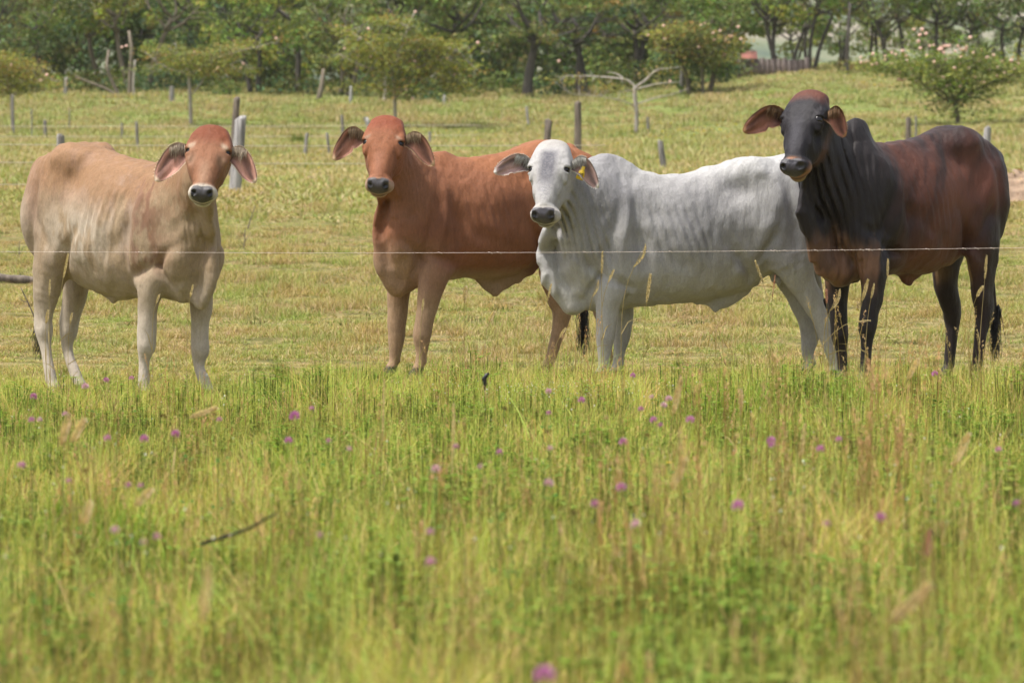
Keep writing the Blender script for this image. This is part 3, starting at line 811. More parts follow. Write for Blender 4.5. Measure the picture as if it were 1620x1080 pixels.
M_SWITCH, _nt, _b = material("tail_hair"); _b.inputs["Base Color"].default_value = (0.012, 0.010, 0.010, 1); _b.inputs["Roughness"].default_value = 0.5
M_TAG, _nt, _b = material("yellow_tag"); _b.inputs["Base Color"].default_value = (0.75, 0.5, 0.02, 1); _b.inputs["Roughness"].default_value = 0.4
M_TAGMARK, _nt, _b = material("tag_mark"); _b.inputs["Base Color"].default_value = (0.03, 0.025, 0.01, 1); _b.inputs["Roughness"].default_value = 0.6

def build_cow(S):
    yaw = math.radians(S['yaw']); dx = S['dir']
    h = np.array([dx * math.cos(yaw), -math.sin(yaw), 0.0])
    lf = np.array([-h[1], h[0], 0.0]); up = np.array([0, 0, 1.0])
    O = np.array([xat(S['px'], S['d']), S['d'], S.get('z0', 0.0)])
    Rm = np.stack([h, lf, up])                       # world->local rows
    toL = lambda w: Rm @ (np.asarray(w) - O)
    dirL = lambda w: nrm(Rm @ np.asarray(w, float))
    def pix(px, py, y=0.0):
        r = ray(px, py); o = np.array([0, 0, CH])
        t = (O + y * lf - o).dot(lf) / r.dot(lf)
        return toL(o + t * r)
    P = []
    top = sorted([tuple(pix(*p)[[0, 2]]) for p in S['top']]); bot = sorted([tuple(pix(*p)[[0, 2]]) for p in S['bot']])
    x0 = S.get('x0') or pix(S['rump'], 300)[0]; x1 = pix(S['chest'], 400)[0]
    xs = np.linspace(x0, x1, 24)
    tz = np.interp(xs, [a for a, b in top], [b for a, b in top]); bz = np.interp(xs, [a for a, b in bot], [b for a, b in bot])
    u = (xs - x0) / (x1 - x0)
    wid = np.interp(u, [0, .12, .25, .36, .55, .72, .85, 1], np.array([.15, .195, .215, .225, .265, .225, .185, .13]) * S.get('wide', 1))
    T = Torso(xs, tz, bz, wid, 0.15, 0.15); T.prep(); P.append(T)
    L = x1 - x0
    X = lambda f: x0 + f * L
    zt = lambda x: float(np.interp(x, xs, tz)); zb = lambda x: float(np.interp(x, xs, bz))
    ex, ey, ez = np.eye(3)
    W = S.get('wide', 1)
    # hook bones, pin bones, shoulder points
    for s in (-1, 1):
        xh = X(.24); P.append(Ell((xh, s * .132 * W, zt(xh) - .10), (.10, .05, .085), (ex, ey, ez), .10))
        xp = X(.04); P.append(Ell((xp, s * .085, zt(xp) - .10), (.06, .045, .06), (ex, ey, ez), .06))
        P.append(Ell((X(.14), s * .135 * W, (zt(X(.14)) + zb(X(.14))) / 2 - .02), (.20, .11, .27), (ex, ey, ez), .06))
        P.append(Ell((X(.80), s * .135 * W, zt(X(.8)) - .36), (.13, .09, .27), (nrm((.95, 0, -.25)), ey, nrm((.25, 0, .95))), .07))
        P.append(Ell((X(.93), s * .115, zt(X(.8)) - .50), (.065, .055, .08), (ex, ey, ez), .07))
    # hump
    if 'hump' in S:
        hp = pix(*S['hump'][:2]); r = S['hump'][2]; kx = S['hump'][3] if len(S['hump']) > 3 else 1.3
        P.append(Ell(hp - np.array([0, 0, r]), (r * kx, r * .62, r), (nrm((1, 0, .2)), ey, ez), .045))
        P.append(Ell(hp - np.array([0, 0, r * 2.1]), (r * kx * 1.25, r * .95, r * 1.4), (ex, ey, ez), .07))
    # legs
    for lg in S['legs']:
        y = lg['y']; J = []
        pts = lg['j']
        for (px, py, ra, rb) in pts:
            q = pix(px, py, y * lg.get('sp', 1.0)); J.append((q, ra, rb))
        foot = pix(lg['foot'], 620, y); foot[2] = 0.0
        while J[-1][0][2] < .17: J.pop()
        last = J[-1][0]
        ftl = np.array([foot[0] * .75 + last[0] * .25 - .004, y, 0.118])
        J.append((ftl, .033, .031))
        J.append((np.array([foot[0] + .008, y, 0.070]), .030, .030))
        J[0][0][1] = y * 0.78
        P.append(Chain([np.concatenate([q_, [ra, rb]]) for q_, ra, rb in J], ex, lg.get('k', .028)))
        if lg is S['legs'][0] or lg is S['legs'][1]:
            hk = min((q_[0] for q_ in J[2:]), key=lambda q_: abs(q_[2] - .42)); P.append(Ell(hk + np.array([-.036, 0, .030]), (.020, .018, .046), (ex, ey, ez), .025))
            P.append(Ell(hk + np.array([.020, 0, -.01]), (.026, .038, .045), (ex, ey, ez), .02))
            st = J[1][0]; P.append(Ell(st + np.array([.06, 0, .02]), (.07, .055, .09), (ex, ey, ez), .05))
        else:
            kn = min((q_[0] for q_ in J[2:]), key=lambda q_: abs(q_[2] - .31)); P.append(Ell(kn + np.array([.018, 0, 0]), (.033, .040, .050), (ex, ey, ez), .02))
            el = J[1][0]; P.append(Ell(el + np.array([-.065, 0, .03]), (.040, .040, .055), (ex, ey, ez), .03))
        P.append(Prim((foot[0] + .012, y, 0.060), (foot[0] + .028, y, 0.020), (.034, .033), (.045, .042), ex, .012))
        P.append(Ell((foot[0] - .030, y, .105), (.014, .022, .016), (ex, ey, ez), .015))
    # head frame
    hs = S['head']
    a = dirL(hs['a']); b = dirL(hs['b']); b = nrm(b - b.dot(a) * a); c = np.cross(a, b)   # c = animal's ... lateral
    if (Rm.T @ c)[0] > 0: c = -c                                                      # make +c point to image left
    k = hs['len'] / 0.5
    E = toL(at(hs['eye'][0], hs['eye'][1], hs['d']))
    Hm = lambda A, Bv, C=0.0: E + k * ((A - .165) * a + (Bv + .02) * b + C * c)
    def HE(A, Bv, C, r, kk=.02, cut=False):
        P.append(Ell(Hm(A, Bv, C), np.array(r) * k, (a, b, c), kk * k, cut, 'head'))
    def HP(p, q, r0, r1, kk=.03):
        P.append(Prim(Hm(*p), Hm(*q), (r0[0] * k, r0[1] * k), (r1[0] * k, r1[1] * k), b, kk * k, False, 'head'))
    hw = hs.get('w', 1.0)
    rows = [(.030, -.085, .052, .090), (.070, -.074, .070, .106), (.120, -.062, .076, .111), (.175, -.056, .076, .109), (.235, -.050, .065, .091),
            (.300, -.042, .056, .075), (.360, -.036, .047, .058), (.410, -.034, .046, .055)]
    P.append(Chain([np.concatenate([Hm(A, Bv), [rb_ * k, rc_ * k * hw]]) for A, Bv, rb_, rc_ in rows], b, .03 * k, 3, 'head', 2.7))
    HP((.22, -.035, 0), (.37, -.012, 0), (.050, .058), (.034, .042), .03)
    for s in (-1, 1):
        HP((.12, -.12, s * .058 * hw), (.27, -.12, s * .045 * hw), (.080, .052), (.055, .042), .04)
        HP((.27, -.12, s * .040), (.40, -.075, s * .025), (.045, .035), (.030, .030), .03)
        HE(.132, -.026, s * .086 * hw, (.030, .020, .022), .03)           # brow
        HE(.205, -.030, s * .086 * hw, (.032, .020, .020), .03)            # cheekbone
    HE(.425, -.040, 0, (.048, .050, .070), .03)                            # muzzle
    for s in (-1, 1):
        HE(.418, -.054, s * .046, (.036, .042, .034), .02)                 # upper lip pads
        HE(.428, -.006, s * .040, (.030, .026, .026), .015)                # nostril rims
    HE(.447, -.082, 0, (.030, .034, .046), .007)                           # chin and lower lip
    HE(.012, -.080, 0, (.036, .045, .055), .04)                            # poll
    if hs.get('stub'):
        for s in (-1, 1): HE(.018, -.092, s * .072, (.024, .024, .020), .02)
    for s in (-1, 1):
        HE(.446, .014, s * .043, (.018, .020, .014), .007, True)           # nostrils
        HE(.438, .012, s * .055, (.010, .018, .008), .006, True)
        HE(.168, -.022, s * (.096 * hw), (.019, .018, .020), .012, True)   # eye sockets
        HE(.147, -.018, s * (.096 * hw), (.010, .016, .022), .010)         # upper lid
        HE(.189, -.024, s * (.094 * hw), (.008, .014, .018), .010)         # lower lid
    # neck
    hd = nrm(np.array([b[0], b[1], 0]))
    n0 = np.array(pix(*S['neck'][0])); n2 = Hm(.12, -.17)
    n1 = np.array(pix(*S['neck'][1])) if S['neck'][1] else (n0 + n2) / 2 + np.array([0, 0, .03])
    if S['neck'][1]: n1[1] = n0[1] * .5 + n2[1] * .5
    hn = nrm(np.array([1.0, 0, 0]) * .5 + hd * .5)
    sag = hn * .6 - ez * .8
    nr = S.get('neckr', ((.27, .15), (.20, .105), (.125, .085)))
    P.append(Chain([np.concatenate([q_, r_]) for q_, r_ in zip((n0, n1, n2), nr)], sag, .08))
    P.append(Prim(Hm(.20, -.13), n1, (.07 * k, .07 * k), (.12, .07), sag, .05))
    # dewlap
    D = [Hm(.30, -.145)] + [np.array(p[3:6]) if len(p) > 3 else pix(*p) for p in S['dewlap']]
    dr = S.get('dewr', [(.03, .022), (.06, .026), (.08, .030), (.11, .045), (.11, .07)])
    P.append(Chain([np.concatenate([q_, dr[min(i, len(dr) - 1)]]) for i, q_ in enumerate(D)], hn * .9 - ez * .35, .03))
    # navel flap
    for (p, q, r0, r1) in S.get('flap', []):
        P.append(Prim(pix(*p), pix(*q), r0, r1, ex, .03))
    for (px, py, y, r) in S.get('lumps', []):
        P.append(Ell(pix(px, py, y), (r * .8, r * .8, r * 1.5), (ex, ey, ez), .02))
    # tail
    xt = x0 + .01
    tl = [np.array([xt + .05, 0, zt(xt) - .02]), np.array([xt - .025, 0, zt(xt) - .13]), np.array([xt - .035, 0, .75])]
    te = np.array(pix(*S['tail'])); te[1] = S.get('taily', 0.0); tl.append(te)
    tr = [.035, .026, .019, .016]
    P.append(Chain([np.concatenate([q_, [r_, r_]]) for q_, r_ in zip(tl, tr)], ex, .02))

    # fold and muscle relief
    neckc = (n0 + n1) / 2 * .5 + n1 * .5
    fold = S.get('fold', (0.006, 0.032))
    fdir = dirL(S.get('folddir', (1, 0, 0)))
    fcen = np.array(pix(*S['foldc'])) if 'foldc' in S else neckc
    fr = S.get('foldr', (.22, .30))
    fup = np.cross(fdir, ey)
    E32 = E.astype(np.float32); A32 = a.astype(np.float32); B32 = b.astype(np.float32)
    FC = fcen.astype(np.float32); FD = fdir.astype(np.float32)
    def mod_fold(Q, d):
        q = Q - FC
        s = q @ FD; z = q[..., 2]
        m = np.exp(-(s / fr[0]) ** 2 - (z / fr[1]) ** 2)
        qe = Q - E32; m = m * np.maximum(sstep(-.11, -.19, (qe @ B32) / k), sstep(-.24 * k, -.34 * k, -(qe @ A32)) * 0 + sstep(.36, .44, (qe @ A32) / k))
        n = vnoise(Q * np.array([4.5, 4.5, 2.6], dtype=np.float32))
        ph = (s + 0.10 * z * z / fr[1] + 0.085 * (n - .5)) / fold[1] * 6.283
        return (np.abs(np.sin(ph * .5)) ** .7 - .65) * -fold[0] * 3.2 * m * np.clip(1.9 * vnoise(Q * np.array([10, 10, 3], dtype=np.float32) + 2) - .15, .1, 1.5) * (np.abs(d) < .05)
    mid = lambda f, w_: zb(X(f)) * (1 - w_) + zt(X(f)) * w_
    AN = [(.705, .42, 12, .20, .040, .023), (.835, .50, -14, .19, .035, .018), (.775, .58, -6, .20, .028, -.014), (.34, .78, 0, .075, .085, .020), (.31, .24, 38, .16, .034, .027),
          (.125, .45, 8, .22, .036, .022), (.20, .55, -20, .16, .05, -.012), (.60, .36, 60, .22, .05, .010), (.79, .22, 70, .09, .028, .024), (.24, .90, 0, .045, .05, -.014), (.90, .34, 55, .12, .03, .016), (.87, .22, -30, .10, .022, .014), (.22, .30, -30, .12, .025, .014)]
    AN += [(.655 - .037 * q_, .56 - .01 * q_, 16, .19, .0165, .0062 * S.get('ribs', 1)) for q_ in range(6)]
    AN = [(X(a_), mid(a_, w_), math.radians(t_), l_, wd_, dp_) for a_, w_, t_, l_, wd_, dp_ in AN]
    def mod_anat(Q, d):
        o = 0; side_ = sstep(.05, .12, np.abs(Q[:, 1])); wob = (vnoise(Q * 5 + 1) - .5) * .03
        for x_, z_, t_, l_, wd_, dp_ in AN:
            dx_ = Q[:, 0] - x_; dz_ = Q[:, 2] - z_; ct, st_ = math.cos(t_), math.sin(t_)
            al = dz_ * ct + dx_ * st_; ac = dx_ * ct - dz_ * st_ + wob
            o = o + dp_ * np.exp(-(al / l_) ** 2 - (ac / wd_) ** 2)
        return (o * side_).astype(np.float32)
    HG = [(.235, .082, .030, .016, .0085), (.110, .088, .024, .020, .008), (.310, .058, .050, .012, .0065), (.205, .104, .014, .012, .004), (.372, .045, .016, .030, .004), (.20, .0, .05, .020, .003), (.150, .070, .012, .020, .003)]
    def mod_face(Q, d):
        q_ = (Q - E32) / np.float32(k); a_ = q_ @ A32 + .165; b_ = q_ @ B32 - .02; c_ = np.abs(q_ @ c.astype(np.float32)); o = 0
        for A_, C_, wa_, wc_, dp_ in HG: o = o + dp_ * np.exp(-((a_ - A_) / wa_) ** 2 - ((c_ - C_) / wc_) ** 2)
        wr = (np.sin(a_ * 260 + 9 * vnoise(q_ * 14)) * .0012) * sstep(.36, .39, a_) * sstep(.45, .41, a_)
        return ((o * sstep(-.10, -.06, b_) + wr * (b_ > -.09)) * sstep(.16, .13, c_) * sstep(.12, .09, np.abs(b_)) * k * (a_ < .5) * (a_ > -.03)).astype(np.float32)
    xm = X(.55); zm = (zt(xm) + zb(xm)) / 2 + .02
    def mod_soft(Q, d):
        return ((vnoise(Q * 6) - .5) * .014 + (vnoise(Q * 14 + 5) - .5) * .008 + (vnoise(Q * np.array([26, 26, 10], dtype=np.float32)) - .5) * .0060) * sstep(.25, .5, Q[..., 2]) * (.12 + .88 * sstep(.20, .34, np.linalg.norm(Q - E32, axis=-1)))
    DL = np.array(D, dtype=np.float32)
    def mod_dew(Q, d):
        dist = np.full(Q.shape[:-1], 9., dtype=np.float32)
        for i in range(len(DL) - 1):
            e = DL[i + 1] - DL[i]; t = np.clip(((Q - DL[i]) @ e) / (e @ e), 0, 1)
            dist = np.minimum(dist, np.linalg.norm(Q - DL[i] - t[..., None] * e, axis=-1))
        m = np.exp(-(dist / .13) ** 2) * (np.abs(d) < .06)
        n = vnoise(Q * np.array([13, 13, 5.5], dtype=np.float32) + 3); n2 = vnoise(Q * np.array([7, 7, 15], dtype=np.float32))
        return (np.abs(2 * n - 1) - .45) * S.get('dewf', .022) * m + (n2 - .5) * .022 * m
    cw = np.array([p.c for p in P]); RR = np.array([p.R for p in P])[:, None]
    lo = (cw[1:] - RR[1:]).min(0) - .03; hi = (cw[1:] + RR[1:]).max(0) + .03
    lo = np.minimum(lo, [x0 - .05, -.36, -.02]); hi = np.maximum(hi, [x1 + .05, .36, 1.4])
    lo[2] = max(lo[2], -.03)
    hh = GRID
    V, F = surface_nets(P, [mod_face, mod_fold, mod_anat, mod_soft, mod_dew], lo, hi, hh)
    V = smooth_mesh(V, F, 1, .4)
    # masks
    Vf = V.astype(np.float32)
    dh = combine(P, Vf, only='head'); db = combine(P, Vf, only='body')
    hm = sstep(-.03, .03, db - dh)
    q = (V - E) / k
    ca, cb, cc = q @ a + .165, q @ b - .02, q @ c
    info = dict(V=V, u=(V[:, 0] - x0) / L, y=V[:, 1], z=V[:, 2], hm=hm, a=ca, b=cb, c=cc, zt=zt(X(.3)))
    C, wet = S['coat'](info)
    lum_ = C.mean(1, keepdims=True); gs_, gk_ = S.get('grade', (1.0, 0.0)); C = (C * (1 - gk_) + lum_ * gk_) * gs_
    # generic face details
    def put(C, col, m):
        m = np.clip(m, 0, 1)[:, None] * np.ones(3); return C * (1 - m) + np.array(col) * m
    tp = (ca - .413) * .62 - (cb - .016) * .78
    cp = np.abs(cc) / (.066 - .16 * np.clip(tp, 0, .1))
    pad = hm * sstep(.396, .406, ca) * sstep(1.12, .90, cp ** 3.2 + np.abs((tp - .036 - .006 * (cp < .5) * (.5 - cp) * 2) / .048) ** 3.2)
    C = put(C, S.get('pad', (.050, .045, .048)), pad)
    wet = np.maximum(wet, pad)
    nos = hm * np.exp(-((ca - .445) / .016) ** 2 - ((np.abs(cc) - .047) / .013) ** 2) * (cb > -.04) * 1.4
    C = put(C, (.004, .003, .003), nos * 1.3)
    mouth = hm * np.exp(-((cb + .066) / .006) ** 2) * sstep(.41, .44, ca)
    C = put(C, (.02, .016, .015), mouth * .8)
    er = np.sqrt(((ca - .168) / 1.0) ** 2 + ((cb + .026) / 1.0) ** 2 + ((np.abs(cc) - .092 * hw) / 1.0) ** 2)
    C = put(C, S.get('lid', (.02, .015, .014)), hm * sstep(.029, .022, er))
    hoof = sstep(.078, .062, V[:, 2])
    C = put(C, S.get('hoof', (.035, .03, .028)), hoof)
    C = C * (0.93 + .14 * fbm(V * 60, 2)[:, None])

    # ears: cupped leaf sheets with thickness, part of the same mesh
    EARHAIR = []
    VV = [V]; FF = [F]; CC = [C]; WW = [wet]; n = len(V)
    for s, er_ in zip((1, -1), hs['ears']):                      # +c = image left
        root = Hm(.128, -.078, s * .088 * hw)
        tip_w = at(er_['tip'][0], er_['tip'][1], hs['d'] + er_.get('dd', .06)); tip = toL(tip_w)
        ax = tip - root; Le = np.linalg.norm(ax); ax = ax / Le
        nf = dirL(er_['n']); nf = nrm(nf - nf.dot(ax) * ax)
        wd = np.cross(nf, ax)
        if wd[2] < 0: wd = -wd                                   # +v edge is the upper one
        nu, nv = 26, 19
        uu = np.linspace(0, 1, nu); vv = np.linspace(-1, 1, nv)
        U, Vv = np.meshgrid(uu, vv, indexing='ij')
        WW_ = np.interp(U, [0, .10, .25, .42, .60, .78, .90, .97, 1], [.36, .62, .93, 1.0, .93, .74, .50, .27, .08]) * er_['w']
        up_sag = er_.get('arch', .05) * np.sin(math.pi * U ** .8)
        lowb = np.where(Vv < 0, er_.get('low', 1.15), er_.get('high', .9))
        edge = WW_ * lowb
        if er_.get('notch'):
            nt_ = np.exp(-((U - er_['notch']) / .035) ** 2) * (Vv < -.3) * .20
            edge = edge * (1 - nt_)
        cup = er_.get('cup', .55) * (1 - .65 * U) * (np.abs(Vv) ** 2.0) * edge
        ridg = (.004 * np.cos(Vv * 9.5 + 2 * U)) * sstep(.1, .3, U) * sstep(1, .8, U)
        ridg = ridg + .0045 * np.sin(U * 8 + Vv * 3 + s) * sstep(.3, .6, U) + .004 * np.sin(U * 17 + s * 2) * np.abs(Vv) ** 3
        edge = edge * (1 + .05 * np.sin(U * 11 + s) * (Vv < 0))
        ctr = root + U[..., None] * Le * ax + up_sag[..., None] * np.array([0, 0, 1.0])
        sq = np.sin(Vv * math.pi / 2) * (1 - .25 * (1 - U)) 
        Pm = ctr + (sq * edge)[..., None] * wd + (cup + ridg)[..., None] * nf
        th = .0055 + .008 * (1 - U) 
        th = th * np.sqrt(np.clip(1 - np.abs(Vv) ** 4, .02, 1)) * np.where(U > .97, .4, 1)
        Fr = Pm + (th / 2)[..., None] * nf; Bk = Pm - (th / 2)[..., None] * nf
        vf = Fr.reshape(-1, 3); vb = Bk.reshape(-1, 3); m = len(vf)
        ids = np.arange(m).reshape(nu, nv)
        q1 = np.stack([ids[:-1, :-1], ids[1:, :-1], ids[1:, 1:], ids[:-1, 1:]], -1).reshape(-1, 4)
        ring = np.concatenate([ids[:, 0], ids[-1, 1:], ids[-2::-1, -1], ids[0, -2:0:-1]])
        r2 = np.roll(ring, -1)
        q3 = np.stack([ring, r2, r2 + m, ring + m], 1)
        # orientation check
        nn = np.cross(vf[q1[0, 1]] - vf[q1[0, 0]], vf[q1[0, 2]] - vf[q1[0, 0]])
        if nn.dot(nf) < 0: q1 = q1[:, ::-1]
        else: q3 = q3[:, ::-1]
        fe = np.concatenate([q1, q1[:, ::-1] + m, q3])
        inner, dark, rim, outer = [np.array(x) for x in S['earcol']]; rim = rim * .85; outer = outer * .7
        Uf, Vf_ = U.ravel(), Vv.ravel()
        streak = .5 + .5 * np.cos(Vf_ * 8 + Uf * 2.5 + 3 * fbm(np.stack([Uf * 3, Vf_ * 2, Uf * 0 + s], 1), 2))
        ci = inner[None] * .68 * (.55 + .9 * streak[:, None])
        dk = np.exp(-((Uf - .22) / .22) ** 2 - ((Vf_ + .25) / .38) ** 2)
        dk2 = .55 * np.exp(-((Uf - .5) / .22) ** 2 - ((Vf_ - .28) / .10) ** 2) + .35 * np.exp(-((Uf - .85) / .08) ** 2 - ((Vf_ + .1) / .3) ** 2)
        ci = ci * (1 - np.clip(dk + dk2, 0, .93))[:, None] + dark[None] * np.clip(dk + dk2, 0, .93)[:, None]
        tuft = sstep(.15, .5, Vf_) * sstep(.55, .25, Uf)
        tuft *= .55 + .45 * np.sin(Uf * 90 + Vf_ * 10)
        ci = ci * (1 - .75 * tuft[:, None]) + rim[None] * .75 * tuft[:, None]
        rm = np.maximum(sstep(.80, .90, np.abs(Vf_)), sstep(.93, .975, Uf)) * sstep(.08, .2, Uf)
        ci = ci * (1 - rm[:, None]) + rim[None] * rm[:, None]
        co = np.tile(outer, (m, 1))
        VV.append(np.concatenate([vf, vb])); FF.append(fe + n); n += 2 * m
        CC.append(np.concatenate([ci, co])); WW.append(np.zeros(2 * m))
        er_['_pt'] = lambda fu, fv, off, Fr=Fr, nf=nf: Fr[int(fu * 25), int((fv + 1) / 2 * 18)] + off * nf
        eh = MB(); re_ = np.random.default_rng(17 + s)
        for _ in range(150):
            fu = re_.uniform(.08, .46); fv = re_.uniform(.25, .92); p0 = Fr[int(fu * 25), int((fv + 1) / 2 * 18)]; l_ = re_.uniform(.03, .065)
            dd_ = nrm(-wd * 1.0 + ax * .75 + nf * .25 + re_.normal(0, .18, 3)); t_ = np.linspace(0, 1, 4)[:, None]
            eh.tube(p0 + dd_ * l_ * t_ + nf * .004 * np.sin(t_ * 3.1), [.0013, .0011, .0008, .0004], 3, np.clip(rim * re_.uniform(.30, .85), 0, 1))
        for _ in range(150):
            fu = re_.uniform(.15, .99); sg_ = -1 if re_.uniform() < .5 else 1; p0 = Fr[int(fu * 25), 0 if sg_ < 0 else 18]; l_ = re_.uniform(.004, .009)
            dd_ = nrm(wd * sg_ * .9 + ax * .8 + re_.normal(0, .25, 3)); eh.tube(p0 + dd_ * l_ * np.linspace(-.2, 1, 3)[:, None], [.0012, .0009, .0004], 3, np.clip(rim * re_.uniform(.8, 1.3), 0, 1))
        EARHAIR.append(eh.mesh("ear_hair"))
        er_['_nf'] = nf; er_['_ax'] = ax; er_['_wd'] = wd
    me = new_mesh("cattle_body", np.concatenate(VV), np.concatenate(FF))
    color_attr(me, "coat", np.clip(np.concatenate(CC), 0, 1)); float_attr(me, "wet", np.clip(np.concatenate(WW), 0, 1))
    root_o = empty(S['name'], O)
    root_o.rotation_euler = (0, 0, math.atan2(h[1], h[0]))
    tag(root_o, S['label'], S['cat'], "brahman cattle standing behind the fence wire")
    link("body", me, M_COATS[S.get("streak", .9)], root_o)
    for m_ in EARHAIR: link("ear_hair", m_, M_EARHAIR, root_o)
    # eyes
    for s in (1, -1):
        c0 = Hm(.168, -.027 - .0225 * (hs.get('er', 1.12) - 1) * .1, s * .087 * hw)
        mb = MB(); r = .0225 * k * hs.get('er', 1.12); nu, nv = 12, 8; vs = []
        for i in range(nv + 1):
            for j in range(nu):
                th = math.pi * i / nv; ph = 2 * math.pi * j / nu
                vs.append(c0 + r * np.array([math.sin(th) * math.cos(ph), math.sin(th) * math.sin(ph), math.cos(th)]))
        fs = [(i * nu + j, (i + 1) * nu + j, (i + 1) * nu + (j + 1) % nu, i * nu + (j + 1) % nu) for i in range(nv) for j in range(nu)]
        mb.add(vs, fs); link("eye", mb.mesh("eye"), M_EYE, root_o)
    # tail switch: strands
    mb = MB(); rs = np.random.default_rng(int(S['px']))
    ln = S.get('switch', .30)
    for i in range(170):
        o = rs.normal(0, .012, 3); sp = rs.normal(0, .013, 3); l = ln * rs.uniform(.35, 1.1)
        ph = rs.uniform(0, 6.28); t = np.linspace(0, 1, 8)
        pts = te + o + np.stack([sp[0] * t * 1.4 + .007 * np.sin(t * 9 + ph), sp[1] * t * 1.4 + .008 * np.cos(t * 6 + ph), .05 - l * t], 1)
        mb.tube(pts, .0030 * (1 - t * .7), 3)
    link("tail_switch", mb.mesh("tail_switch"), M_SWITCH, root_o)
    return root_o, S

def mixc(a, b, t):
    t = np.clip(t, 0, 1)[:, None]; return a * (1 - t) + np.asarray(b) * t
def bump1(x, c, w): return np.exp(-((x - c) / w) ** 2)

def coat_tan(I):
    V, u, z, hm, a, b, c = I['V'], I['u'], I['z'], I['hm'], I['a'], I['b'], I['c']
    n1 = fbm(V * 3.2, 3); n2 = fbm(V * 9 + 3, 3); n3 = fbm(V * np.array([24, 24, 10]), 3); n4 = fbm(V * np.array([60, 60, 22]), 2)
    sp = n2 * .45 + n3 * .35 + n4 * .2
    C = np.tile(np.array([.43, .312, .195]), (len(V), 1))
    C = mixc(C, (.37, .205, .105), sstep(1.00, 1.22, z + .35 * (n1 - .5) + .35 * (sp - .5)) * .95)
    C = mixc(C, (.42, .25, .16), sstep(.5, .62, sp) * sstep(1.0, 1.2, z) * .6)
    C = mixc(C, (.27, .135, .080), bump1(u, .80, .12) * sstep(.62, .8, z) * sstep(.40, .56, sp) * .95)
    C = mixc(C, (.27, .14, .08), bump1(u, .13, .07) * bump1(z, 1.05, .18) * .8)
    C = mixc(C, (.64, .54, .43), bump1(u, .42, .22) * bump1(z, .90, .18) * sstep(.40, .58, sp) * .95)
    C = mixc(C, (.56, .45, .35), bump1(u, .68, .06) * bump1(z, 1.0, .2) * sstep(.45, .6, sp) * .6)
    C = mixc(C, (.52, .42, .32), bump1(u, .06, .07) * bump1(z, .95, .2) * .7)
    C = mixc(C, (.50, .40, .29), sstep(.76, .60, z) * .8)
    C = mixc(C, (.66, .57, .47), sstep(.60, .35, z) * .9)
    C = mixc(C, (.54, .46, .38), sstep(.22, .10, z + .1 * (n2 - .5)) * .7)
    H = np.tile(np.array([.37, .165, .088]), (len(V), 1))
    H = mixc(H, (.25, .075, .034), sstep(.17, .06, a + .03 * (n2 - .5)))
    H = mixc(H, (.26, .09, .045), bump1(c, 0, .014) * sstep(.15, .03, a) * .6)
    H = mixc(H, (.50, .29, .18), bump1(c, 0, .035) * sstep(.20, .30, a) * .8)
    H = mixc(H, (.24, .105, .05), bump1(np.abs(c), .075, .025) * bump1(a, .29, .07) * .8)
    H = mixc(H, (.60, .46, .33), np.exp(-((np.abs(c) - .094) / .022) ** 4 - ((a - .146 - .5 * (np.abs(c) - .10)) / .018) ** 2) * .75)
    H = mixc(H, (.60, .40, .28), bump1(np.abs(c), .088, .03) * bump1(a, .225, .035) * .45)
    H = mixc(H, (.72, .64, .54), sstep(.38, .405, a))
    C = mixc(C, (.50, .36, .27), hm * 0)
    C = C * (1 - hm[:, None]) + H * hm[:, None]
    return C, np.zeros(len(V))
def coat_red(I):
    V, u, z, hm, a, b, c = I['V'], I['u'], I['z'], I['hm'], I['a'], I['b'], I['c']
    n1 = fbm(V * 3.2 + 9, 3); n2 = fbm(V * 9 + 3, 3); n3 = fbm(V * np.array([20, 20, 8]), 3)
    C = np.tile(np.array([.32, .130, .062]), (len(V), 1))
    C = mixc(C, (.39, .155, .070), sstep(1.05, 1.3, z + .2 * (n1 - .5)))
    C = mixc(C, (.30, .12, .065), sstep(.45, .7, n1) * .5)
    C = mixc(C, (.24, .095, .052), bump1(u, .80, .07) * bump1(z, .92, .2) * .55)
    C = mixc(C, (.50, .36, .24), sstep(.70, .60, z) * sstep(.2, .35, u) * sstep(.9, .6, u) * .8)
    C = mixc(C, (.48, .32, .20), sstep(.70, .98, u) * sstep(.92, .68, z) * .8)
    C = mixc(C, (.45, .30, .18), sstep(.60, .40, z) * .9)
    C = mixc(C, (.34, .17, .105), bump1(u, .93, .10) * sstep(.85, 1.0, z) * .5)
    H = np.tile(np.array([.37, .145, .070]), (len(V), 1))
    H = mixc(H, (.30, .085, .040), sstep(.14, .03, a + .03 * (n2 - .5)))
    H = mixc(H, (.43, .19, .11), bump1(c, .01, .035) * sstep(.18, .28, a) * .7)
    H = mixc(H, (.26, .10, .045), bump1(np.abs(c), .07, .025) * bump1(a, .30, .07) * .7)
    H = mixc(H, (.50, .34, .24), np.exp(-((np.abs(c) - .090) / .020) ** 4 - ((a - .147 - .5 * (np.abs(c) - .10)) / .013) ** 2) * .65)
    H = mixc(H, (.52, .35, .24), sstep(.39, .425, a))
    C = C * (1 - hm[:, None]) + H * hm[:, None]
    return C, np.zeros(len(V))
